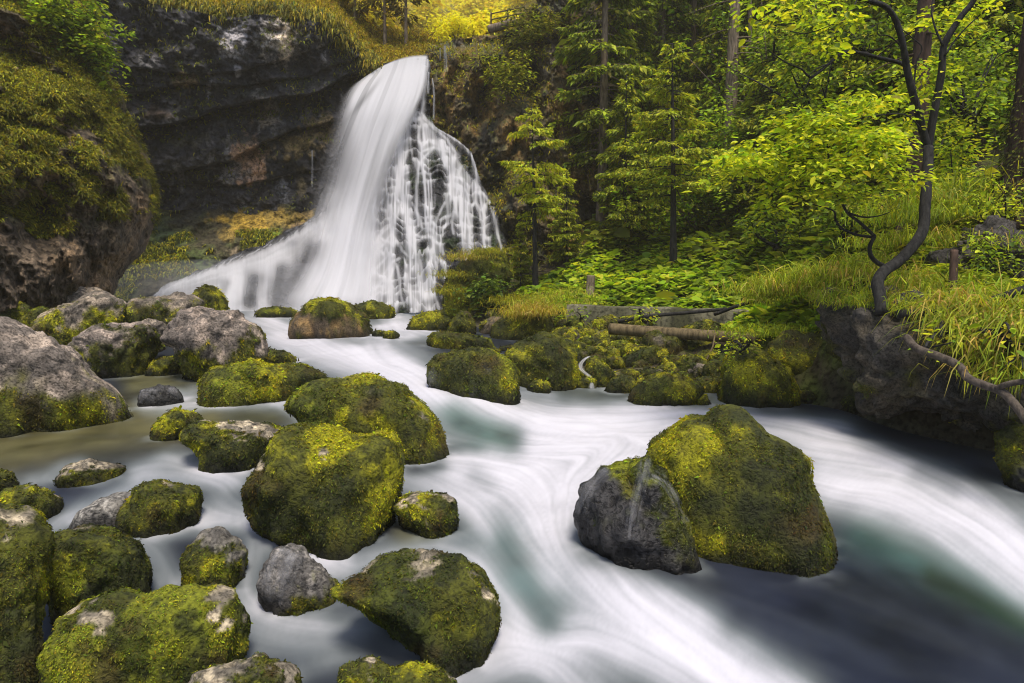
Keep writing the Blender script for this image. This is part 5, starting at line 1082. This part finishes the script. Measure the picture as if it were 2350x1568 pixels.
def twisted_tree():
    r = np.random.default_rng(81); z4 = lambda x, y: (1663.7 + .439 * x, .439 * y)
    root = empty('twisted_tree', at(2022, 705, 11.0)); tag(root, 'twisted dark leaning tree with a forked trunk and bright spring leaves', 'tree'); L0 = np.array(root.location)
    A = Acc()
    def limb(pts, w0, w1, Y0, Y1, k=5):
        q = smooth_line([z4(*p) for p in pts], k); Y = np.linspace(Y0, Y1, len(q)); P = at(q[:, 0], q[:, 1], Y); tube(A, P - L0, np.linspace(w0, w1, len(q)) * .439 / FPX * Y * .5, 9, None, .1); return P
    l1 = limb([(820, 1640), (812, 1560), (797, 1480), (830, 1420), (900, 1370), (980, 1290), (1035, 1200), (1045, 1080), (1055, 950), (1062, 850), (1062, 770)], 64, 48, 11.0, 12.2)
    limb([(1060, 790), (1082, 650), (1110, 500), (1132, 380), (1142, 250), (1180, 170), (1240, 80), (1290, 20), (1330, -60)], 40, 26, 12.3, 12.0)
    limb([(1064, 790), (1038, 700), (1012, 600), (985, 500), (955, 380), (938, 280), (912, 160), (878, 80), (830, 30), (750, 5), (640, -30)], 42, 22, 12.3, 11.6)
    b1 = limb([(950, 345), (890, 322), (800, 302), (700, 276), (620, 276), (560, 320), (500, 370), (450, 407)], 20, 14, 12.3, 11.8)
    limb([(450, 407), (425, 388), (400, 362), (330, 332), (260, 290), (228, 262)], 13, 4, 11.8, 11.7); limb([(450, 405), (430, 440), (405, 475)], 10, 3, 11.8, 11.7); limb([(540, 335), (480, 360), (440, 395)], 8, 4, 11.9, 11.7)
    b2 = limb([(850, 1400), (795, 1372), (762, 1335), (758, 1285), (780, 1240), (768, 1222), (700, 1160), (640, 1112), (600, 1030), (570, 930), (545, 850), (530, 700)], 26, 7, 11.9, 11.4)
    b3 = limb([(772, 1240), (700, 1230), (620, 1200), (580, 1152), (570, 1105), (500, 1080), (420, 1060)], 16, 5, 11.8, 11.4)
    limb([(640, 1112), (720, 1135), (800, 1130), (860, 1110)], 12, 4, 11.6, 11.5); limb([(600, 1040), (560, 1000), (480, 985), (400, 975), (300, 1000)], 8, 3, 11.5, 11.2)
    limb([(1140, 240), (1100, 150), (1080, 60), (1090, -20)], 12, 5, 12.1, 12.2); limb([(1150, 290), (1220, 190), (1320, 90), (1420, 10)], 10, 4, 12.1, 12.3); limb([(930, 250), (860, 190), (800, 180), (800, 120)], 8, 3, 12.2, 12.0)
    limb([(985, 500), (1000, 330), (1030, 250), (980, 200), (900, 130)], 9, 4, 12.3, 12.1); limb([(1040, 690), (940, 600), (760, 610), (640, 640)], 9, 4, 12.2, 11.6); limb([(640, 640), (480, 720), (300, 800), (100, 840)], 6, 3, 11.6, 11.3)
    limb([(690, 0), (660, 60), (610, 160)], 7, 3, 11.6, 11.4); limb([(340, 165), (430, 175), (560, 130), (700, 70)], 5, 4, 11.3, 11.5); limb([(545, 850), (420, 830), (250, 900), (120, 900)], 6, 2, 11.4, 11.2); limb([(570, 930), (700, 900), (850, 880), (960, 860)], 6, 3, 11.4, 11.4)
    A.build('trunk', M_DARK, root)
    B = Acc(); ctr = []
    reg = [((40, 860), 90, 60, 9), ((170, 820), 110, 70, 12), ((330, 780), 120, 80, 14), ((420, 660), 120, 70, 12), ((480, 590), 110, 40, 8), ((600, 700), 140, 70, 12), ((780, 720), 130, 70, 12), ((930, 640), 90, 50, 7), ((820, 850), 150, 60, 12), ((650, 870), 130, 60, 10), ((480, 900), 120, 60, 9), ((330, 1000), 90, 60, 5), ((250, 1090), 60, 40, 4), ((720, 980), 140, 40, 8), ((950, 930), 60, 60, 4), ((640, 540), 160, 50, 8), ((880, 520), 70, 40, 4), ((1160, 90), 60, 50, 4), ((1230, 130), 40, 30, 2), ((590, 100), 60, 40, 3), ((240, 30), 120, 30, 6), ((430, 20), 60, 20, 2), ((1330, 70), 60, 40, 3), ((560, 230), 60, 40, 3), ((1050, 350), 60, 50, 4), ((1050, 440), 80, 50, 5)]
    for (x, y), rx, ry, k in reg:
        for i in range(k):
            u, v = z4(x + r.normal(0, rx * .55), y + r.normal(0, ry * .55)); ctr.append(at(u, v, (11.3 if x < 830 else 13.0) + r.normal(.1, .4)) - L0)
    sprays(B, ctr, r, 38, .11, BR, [.35, .3, .25, .1], .42, .05)
    B.build('foliage', M_LEAF, root, False)
twisted_tree()
def shrub(name, label, cats, centres, seed, n, size, cols, rad, stems=None, bark=None, flat=.14, p=None, group=None, wr=.55):
    r = np.random.default_rng(seed); b = centres.mean(0) if stems is None else np.array(stems[0][0]); root = empty(name, b); tag(root, label, cats, group)
    if stems:
        A = Acc()
        for s in stems: q = smooth_line(np.array(s) - b, 4); tube(A, q, np.linspace(.05, .012, len(q)) * max(.5, size / .15), 6, None, .1)
        A.build('stem', bark or M_DARK, root)
    B = Acc(); sprays(B, centres - b, r, n, size, cols, p, rad, flat, wr); B.build('foliage', M_LEAF, root, False); return root
def blob_pts(r, u, v, Y, du, dv, dY, n):
    a = r.normal(0, .5, (n, 3)); return at(u + a[:, 0] * du, v + a[:, 1] * dv, Y + a[:, 2] * dY)
rr2 = np.random.default_rng(91)
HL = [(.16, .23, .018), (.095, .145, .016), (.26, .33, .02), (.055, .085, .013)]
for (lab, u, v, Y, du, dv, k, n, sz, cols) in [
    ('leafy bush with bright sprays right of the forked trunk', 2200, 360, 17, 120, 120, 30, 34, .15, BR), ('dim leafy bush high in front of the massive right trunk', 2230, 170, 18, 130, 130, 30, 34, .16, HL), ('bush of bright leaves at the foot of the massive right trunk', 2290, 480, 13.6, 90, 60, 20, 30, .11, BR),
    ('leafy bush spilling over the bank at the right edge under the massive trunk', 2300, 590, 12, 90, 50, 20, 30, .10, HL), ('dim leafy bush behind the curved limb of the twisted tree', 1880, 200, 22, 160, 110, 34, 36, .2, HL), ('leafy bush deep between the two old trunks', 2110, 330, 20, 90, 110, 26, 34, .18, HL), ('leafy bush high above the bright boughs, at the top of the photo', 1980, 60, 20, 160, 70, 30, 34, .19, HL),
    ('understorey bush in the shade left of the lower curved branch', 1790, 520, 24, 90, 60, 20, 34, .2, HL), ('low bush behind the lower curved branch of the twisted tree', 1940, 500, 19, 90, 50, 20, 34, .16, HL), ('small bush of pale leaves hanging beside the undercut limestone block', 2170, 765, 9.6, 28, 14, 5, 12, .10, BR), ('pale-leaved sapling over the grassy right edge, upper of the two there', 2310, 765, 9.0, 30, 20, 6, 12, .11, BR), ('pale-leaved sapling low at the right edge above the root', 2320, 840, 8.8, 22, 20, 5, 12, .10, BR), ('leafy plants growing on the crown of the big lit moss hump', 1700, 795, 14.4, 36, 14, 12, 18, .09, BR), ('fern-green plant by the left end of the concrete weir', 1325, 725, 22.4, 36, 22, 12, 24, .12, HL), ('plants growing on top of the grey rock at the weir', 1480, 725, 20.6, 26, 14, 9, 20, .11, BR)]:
    if n > 24: n, sz = int(n * 1.5), sz * .78
    c = blob_pts(rr2, u, v, Y, du, dv, Y * .07, k); base = at(u, v + dv * .9, Y)
    st = [[base + rr2.normal(0, .08, 3), (base + c[i]) / 2 + rr2.normal(0, .12, 3), c[i]] for i in range(0, min(k, 12))]
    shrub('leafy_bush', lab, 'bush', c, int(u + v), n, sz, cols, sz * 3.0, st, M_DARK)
c = blob_pts(rr2, 1108, 672, 25.6, 46, 34, .5, 26); shrub('fern_clump', 'rounded clump of green fern at the waterline under the mossy mound', 'fern', c, 7, 40, .16, [(.07, .12, .02), (.12, .17, .018), (.04, .07, .014)], .35)
c = blob_pts(rr2, 1165, 168, 33.6, 46, 46, .5, 40); shrub('hanging_shrub', 'dense shrub hanging on the brown cliff right of the falls lip', 'shrub', c, 8, 60, .17, [NM, OL, NB, DG], .5, wr=.35)
c = blob_pts(rr2, 1215, 70, 35, 60, 60, .6, 40); shrub('hanging_shrub', 'dark straggling shrub on the corner of the brown cliff above the hanging one', 'shrub', c, 9, 50, .2, [NM, DG, OL], .55, wr=.35)
HL2 = 0
c = blob_pts(rr2, 150, 60, 24.6, 110, 80, .8, 40); c = np.vstack([c, blob_pts(rr2, 205, 135, 24.9, 60, 70, .5, 26), blob_pts(rr2, 60, 10, 23.6, 90, 50, .5, 24)]); bb = at(165, 120, 25.6)
shrub('bluff_shrub', 'bright green leafy shrub leaning out from the top of the left bluff', 'shrub', c, 10, 60, .15, [(.17, .26, .02), (.26, .33, .02), (.09, .13, .016), (.06, .085, .014)], .5, [[bb + rr2.normal(0, .1, 3), (bb + c[i]) / 2, c[i]] for i in range(0, 40, 9)])
# --- trees behind the lip, some with golden backlight put into leaf colour
SUN_TINT = [(.66, .57, .05), (.74, .66, .06), (.52, .43, .04), (.72, .6, .05)]; GB_ = [(.17, .125, .02), (.24, .175, .02), (.10, .08, .018)]  # gold leaf tones have the valley's warm backlight put into the colour
def upz(u, Y): 
    return at(u, np.interp(Y, [37, 41, 43, 50, 66], [150, 95, 85, 40, -60]), Y)
for i, (u, v, Y, H, lab) in enumerate([(884, 112, 40.5, 9, 'dusky spruce above the lip of the falls, left of the pair'), (932, 122, 40, 9.5, 'dusky spruce above the lip of the falls, right of the pair'), (815, 92, 41, 8, 'thin spruce on the golden slope left of the pair above the lip'), (770, 45, 42, 9, 'pale-trunked spruce at the top of the dark cliff')]):
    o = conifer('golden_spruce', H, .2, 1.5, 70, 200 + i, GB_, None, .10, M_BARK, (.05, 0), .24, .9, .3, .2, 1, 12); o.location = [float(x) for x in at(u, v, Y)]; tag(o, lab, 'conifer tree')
c = blob_pts(rr2, 1045, 62, 40, 44, 26, .8, 30); b = at(1048, 98, 40); shrub('sun_tinted_bush', 'round yellow bush with a painted-in glow on the rock right of the falls lip', 'bush', c, 12, 60, .17, [(.72, .66, .03), (.8, .72, .04), (.55, .52, .02)], .42, [[b, (b + c[i]) / 2, c[i]] for i in range(0, 24, 3)], M_BARK)  # yellow raised so the bush glows: sunlight put into the leaf colour
k = 0
for (u, v, Y, du, dv, lab) in [(990, 60, 46, 50, 60, 'hazy tree tinted sunlit gold over the centre of the falls lip'), (1090, 30, 48, 50, 60, 'hazy tree tinted sunlit gold behind the round yellow bush'), (1130, 60, 43, 40, 30, 'bush tinted sunlit gold beside the fallen log on the cliff top'), (900, 20, 52, 70, 60, 'hazy tree tinted sunlit gold behind the pair of dusky spruces'), (1040, -10, 56, 80, 50, 'pale tree tinted sunlit gold at the top edge behind the round bush'), (1160, 0, 50, 70, 60, 'tree tinted sunlit gold-green at the corner of the forest'), (960, -20, 60, 80, 50, 'palest tree tinted sunlit gold far up the bright valley'), (830, -10, 50, 70, 60, 'tree tinted sunlit brown-gold up the left side of the bright valley'), (1215, -20, 47, 60, 60, 'tree tinted sunlit olive-gold above the corner of the brown cliff'), (850, 50, 44, 40, 40, 'low tree tinted sunlit gold behind the thin spruce of the slope')]:
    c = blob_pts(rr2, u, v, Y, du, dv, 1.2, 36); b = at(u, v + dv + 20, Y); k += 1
    shrub('sun_tinted_tree', lab, 'tree', c, 300 + k, 50, .32, SUN_TINT, .8, [[b, (b + c[i] * 1) / 2, c[i]] for i in range(0, 20, 3)], M_BARK, .3)
# --- broad-leaved trees mixed among the spruces
FL = [(.17, .27, .02), (.105, .17, .016), (.27, .36, .022), (.065, .10, .014)]
for i, (u, v, Y, du, dv, lab) in enumerate([(1700, 330, 30, 150, 130, 'leafy tree with fresh green tiers behind the outer boughs of the twisted tree'), (1820, 120, 33, 170, 130, 'fresh green leafy tree near the top of the photo, left of the curved limb'), (1960, 330, 26, 150, 120, 'broad leafy tree behind the thick shadowy trunk'), (2130, 90, 28, 150, 120, 'leafy tree behind the upper fork of the twisted tree'), (2260, 250, 22, 130, 140, 'leafy tree standing left of the massive red-barked trunk'), (1420, 200, 37, 110, 140, 'light green leafy tree growing at the cliff edge of the forest'), (1600, 440, 31, 110, 60, 'low leafy tree behind the drooping young spruce'), (1350, 60, 40, 120, 90, 'leafy tree over the top of the brown cliff'), (1720, 30, 42, 150, 80, 'leafy tree high behind the thickest bare trunk'), (2020, 190, 34, 160, 110, 'dim leafy tree deep in the wood behind the curved limb'), (2330, 60, 24, 120, 90, 'leafy tree crown behind the top of the massive trunk')]):
    c = blob_pts(rr2, u, v, Y, du * 1.25, dv * 1.25, 1.4, 60); g = ground(u, Y + .5)
    shrub('leafy_tree', lab, 'tree', c, 400 + i, 66, .2, FL, .75, [[g, (g + c[j]) / 2 + rr2.normal(0, .15, 3), c[j]] for j in range(0, 24, 3)], M_BARK, .25)
# ================================================================== WOOD, WEIR, FENCE
def log_thing(name, label, pts, rad, mat, cat='log', seg=16, moss=False, r1=None):
    P = np.array(pts, float); root = empty(name, P[0]); tag(root, label, cat); A = Acc(); q = smooth_line(P - P[0], 8)
    tube(A, q, np.linspace(rad, r1 or rad * .9, len(q)) * (1 + .015 * np.sin(np.arange(len(q)) * .7)), seg, None, .06); A.build('stem', mat, root); return root
log_thing('fallen_log', 'peeled pale log lying across the rubble, its cut end facing right', [at(1400, 755, 19.0), at(1500, 762, 18.4), at(1620, 770, 17.6), at(1738, 777, 16.9)], .16, M_LOG)
log_thing('thin_pole', 'thin dark pole resting against the top of the concrete weir', [at(1418, 738, 20.3), at(1500, 725, 19.9), at(1600, 716, 19.5), at(1668, 709, 19.3)], .055, M_DARK, 'pole', 8)
log_thing('tree_stump', 'short broken stump standing among grass above the weir', [at(1352, 682, 25.2), at(1355, 655, 25.3), at(1356, 632, 25.3)], .17, M_BARK, 'stump', 14)
log_thing('broken_post', 'broken dark sapling stub on the bank right of the twisted tree', [at(2183, 690, 11.4), at(2188, 630, 11.5), at(2190, 575, 11.6)], .07, M_RED, 'stub', 10)
log_thing('cliff_log', 'grey log jutting over the cliff top beside the bright valley', [at(1122, 68, 36.6), at(1150, 60, 36.4), at(1185, 48, 36.2)], .22, M_BARK, 'log', 12)
log_thing('cliff_log', 'short dark log stub under the jutting grey one on the cliff top', [at(1158, 80, 35.6), at(1190, 76, 35.6)], .15, M_DARK, 'log', 10)
log_thing('bare_root', 'long bare root snaking down the undercut block to the water at the right', [at(2080, 775, 9.6), at(2105, 800, 9.3), at(2160, 820, 9.0), at(2200, 840, 8.8), at(2222, 868, 8.6), at(2262, 885, 8.4), at(2300, 900, 8.2), at(2330, 930, 8.0), at(2370, 985, 7.8)], .055, M_ROOT, 'root', 10)
log_thing('bare_branch', 'bare forking branch reaching in from the right edge onto the root', [at(2288, 893, 8.25), at(2320, 880, 8.1), at(2390, 872, 7.9)], .04, M_ROOT, 'branch', 8)
log_thing('dead_branch', 'dark fallen branch lying along the top of the bank at the right edge', [at(2060, 722, 10.6), at(2160, 712, 10.5), at(2260, 695, 10.3), at(2390, 650, 10.0)], .07, M_DARK, 'branch', 10)
log_thing('dead_branch', 'dead branch leaning from the bank behind the end of the thin pole', [at(1640, 722, 19), at(1700, 700, 18.4), at(1770, 680, 17.8)], .05, M_DARK, 'branch', 8)
log_thing('dead_stick', 'thin dead stick propped under the peeled log', [at(1622, 825, 16.9), at(1636, 795, 17.1), at(1640, 770, 17.3)], .025, M_LOG, 'stick', 6)
def weir():
    a, b = at(1300, 722, 22.2), at(1790, 728, 18.6); d = unit(b - a); L = np.linalg.norm((b - a)[:2]); nrm = np.array([-d[1], d[0], 0]); n = 60
    s = np.linspace(0, L, n); top = max(a[2], b[2]) + .12; A = Acc(); prof = [(0, -1.2), (0, .0), (.03, .03), (.42, .03), (.45, 0), (.45, -1.2)]
    V = np.array([[a + d * np.array([1, 1, 0]) * x + nrm * p[0] + np.array([0, 0, 1]) * (top - a[2] + p[1]) - d * np.array([0, 0, 1]) * 0 for p in prof] for x in s]); V[..., 2] = top + np.array([p[1] for p in prof])[None]
    V = V + fbm(V * 1.5, 3, 111)[..., None] * .025; m = len(prof); i = np.arange(n - 1)[:, None] * m; j = np.arange(m - 1)[None]; Q = np.stack([i + j, i + j + 1, i + m + j + 1, i + m + j], -1).reshape(-1, 4)
    V = V.reshape(-1, 3); k = sstep(-.1, .6, fbm(V * np.array([1, 1, .5]), 4, 112) - (V[:, 2] - top + .3) * .8)[:, None]; C = np.array([.15, .14, .095]) * (1 - k) + np.array([.05, .05, .025]) * k
    A.add(V, Q, None, C); tag(A.build('concrete_weir', M_CONC, None, False), 'low stained concrete weir wall crossing behind the rubble', 'wall')
weir()
def fence():
    pts = [at(1127, 62, 38.2), at(1165, 54, 38.0), at(1205, 46, 37.8)]; root = empty('wooden_fence', pts[0]); tag(root, 'small weathered wooden railing on the cliff top behind the jutting log', 'fence'); L0 = pts[0]
    for p in pts: A = Acc(); tube(A, np.array([p - L0 - [0, 0, .3], p - L0 + [0, 0, .75]]), .045, 6); A.build('post', M_LOG, root)
    for h in (.35, .65): A = Acc(); tube(A, np.array([p - L0 + [0, -.06, h] for p in pts]), .035, 6); A.build('rail', M_LOG, root)
fence()
# side trickle falling between the mossy boulders of the right bank
tr = empty('side_trickle', at(1340, 850, 16.4)); tag(tr, 'narrow white trickle pouring between mossy rocks into the stream', 'trickle')
STRING([(1352, 818), (1340, 826), (1332, 838), (1336, 850), (1350, 862), (1357, 876), (1358, 892)], [16.4, 16.1, 15.8, 15.6], 7, .95, 'water_strand', tr, np.array(tr.location))
# ================================================================== CAMERA, SKY, SUN
def setup():
    cd = bpy.data.cameras.new('camera'); cd.sensor_width = 36; cd.lens = 36 * FPX / 2350; cd.clip_end = 500; cd.clip_start = .05
    co = bpy.data.objects.new('camera', cd); COL.objects.link(co); co.location = CAM; co.rotation_euler = (math.pi / 2 - PITCH, 0, 0)
    SC.camera = co
    el, az = math.radians(SUN_EL), math.radians(SUN_AZ)     # azimuth measured from +Y towards +X
    w = bpy.data.worlds.new('World'); SC.world = w; w.use_nodes = True; nt = w.node_tree
    bg = nt.nodes['Background']; sk = nt.nodes.new('ShaderNodeTexSky'); sk.sky_type = 'NISHITA'; sk.sun_disc = False
    sk.sun_elevation = el; sk.sun_rotation = az; sk.air_density = 1.0; sk.dust_density = 3.0; sk.ozone_density = 1.0
    nt.links.new(sk.outputs[0], bg.inputs[0]); bg.inputs[1].default_value = SKY
    ld = bpy.data.lights.new('sun', 'SUN'); ld.energy = SUN; ld.angle = math.radians(SUN_ANG); ld.color = (1, .92, .78)
    lo = bpy.data.objects.new('sun', ld); COL.objects.link(lo)
    from mathutils import Vector
    d = Vector((math.sin(az) * math.cos(el), math.cos(az) * math.cos(el), math.sin(el)))
    lo.rotation_euler = d.to_track_quat('Z', 'Y').to_euler(); lo.location = (0, 0, 40)
    v = SC.view_settings; v.view_transform = 'Standard'; v.look = 'None'; v.exposure = EXPO; v.gamma = 1
    c = SC.cycles; c.max_bounces = 6; c.diffuse_bounces = 3; c.glossy_bounces = 2; c.volume_bounces = 4; c.transmission_bounces = 3; c.transparent_max_bounces = 12
    c.use_denoising = True; c.filter_width = 1.1; c.sample_clamp_indirect = 4
def haze(dens):
    m = bpy.data.materials.new('haze_air'); m.use_nodes = True; nt = m.node_tree; nt.nodes.clear(); out = nt.nodes.new('ShaderNodeOutputMaterial'); pv = nt.nodes.new('ShaderNodeVolumePrincipled')
    pv.inputs['Color'].default_value = (1, .93, .76, 1); pv.inputs['Density'].default_value = dens; pv.inputs['Anisotropy'].default_value = .2; nt.links.new(pv.outputs[0], out.inputs[1])
    x0, x1, y0, y1, z0, z1 = -105, 105, -8, 84, HZ[0], HZ[1]
    V = [(x, y, z) for x in (x0, x1) for y in (y0, y1) for z in (z0, z1)]; F = [(0, 1, 3, 2), (4, 6, 7, 5), (0, 4, 5, 1), (2, 3, 7, 6), (0, 2, 6, 4), (1, 5, 7, 3)]
    tag(mesh('haze', V, np.array(F), m, None, None, False), kind='stuff')
def zrange():
    lo, hi = 1e9, -1e9; dg = bpy.context.view_layer; dg.update()
    for o in COL.objects:
        if o.type == 'MESH':
            z = [(o.matrix_world @ __import__('mathutils').Vector(c)).z for c in o.bound_box]; lo, hi = min(lo, *z), max(hi, *z)
    return lo - 1, hi + 1
def mist(name, label, cat, c, rad, dens, colr, an=0):
    m = bpy.data.materials.new(name + '_air'); m.use_nodes = True; nt = m.node_tree; nt.nodes.clear(); out = nt.nodes.new('ShaderNodeOutputMaterial'); pv = nt.nodes.new('ShaderNodeVolumePrincipled')
    pv.inputs['Color'].default_value = (*colr, 1); pv.inputs['Density'].default_value = dens; pv.inputs['Anisotropy'].default_value = an; nt.links.new(pv.outputs[0], out.inputs[1])
    E, F = ico(4); o = mesh(name, E * np.array(rad), F, m); o.location = [float(x) for x in c]; tag(o, label, cat, None, 'stuff')
mist('spray_mist', 'pale spray drifting at the foot of the white apron', 'mist', at(520, 660, 31.0), (7, 2.6, 1.3), .05, (.93, .95, 1))
mist('valley_mist', 'mist tinted with golden sun glow, hanging in the bright valley behind the lip of the falls', 'mist', at(990, 5, 50), (11, 9, 8), .032, (1, .93, .5), 0)  # gold scatter colour puts the backlit glow into the mist itself
HZ = zrange(); print('HZ', HZ)
haze(.0008)
SUN_EL, SUN_AZ, SUN_ANG, SUN, SKY, EXPO = 68, 165, 18, 1.5, .068, 1.45
setup()
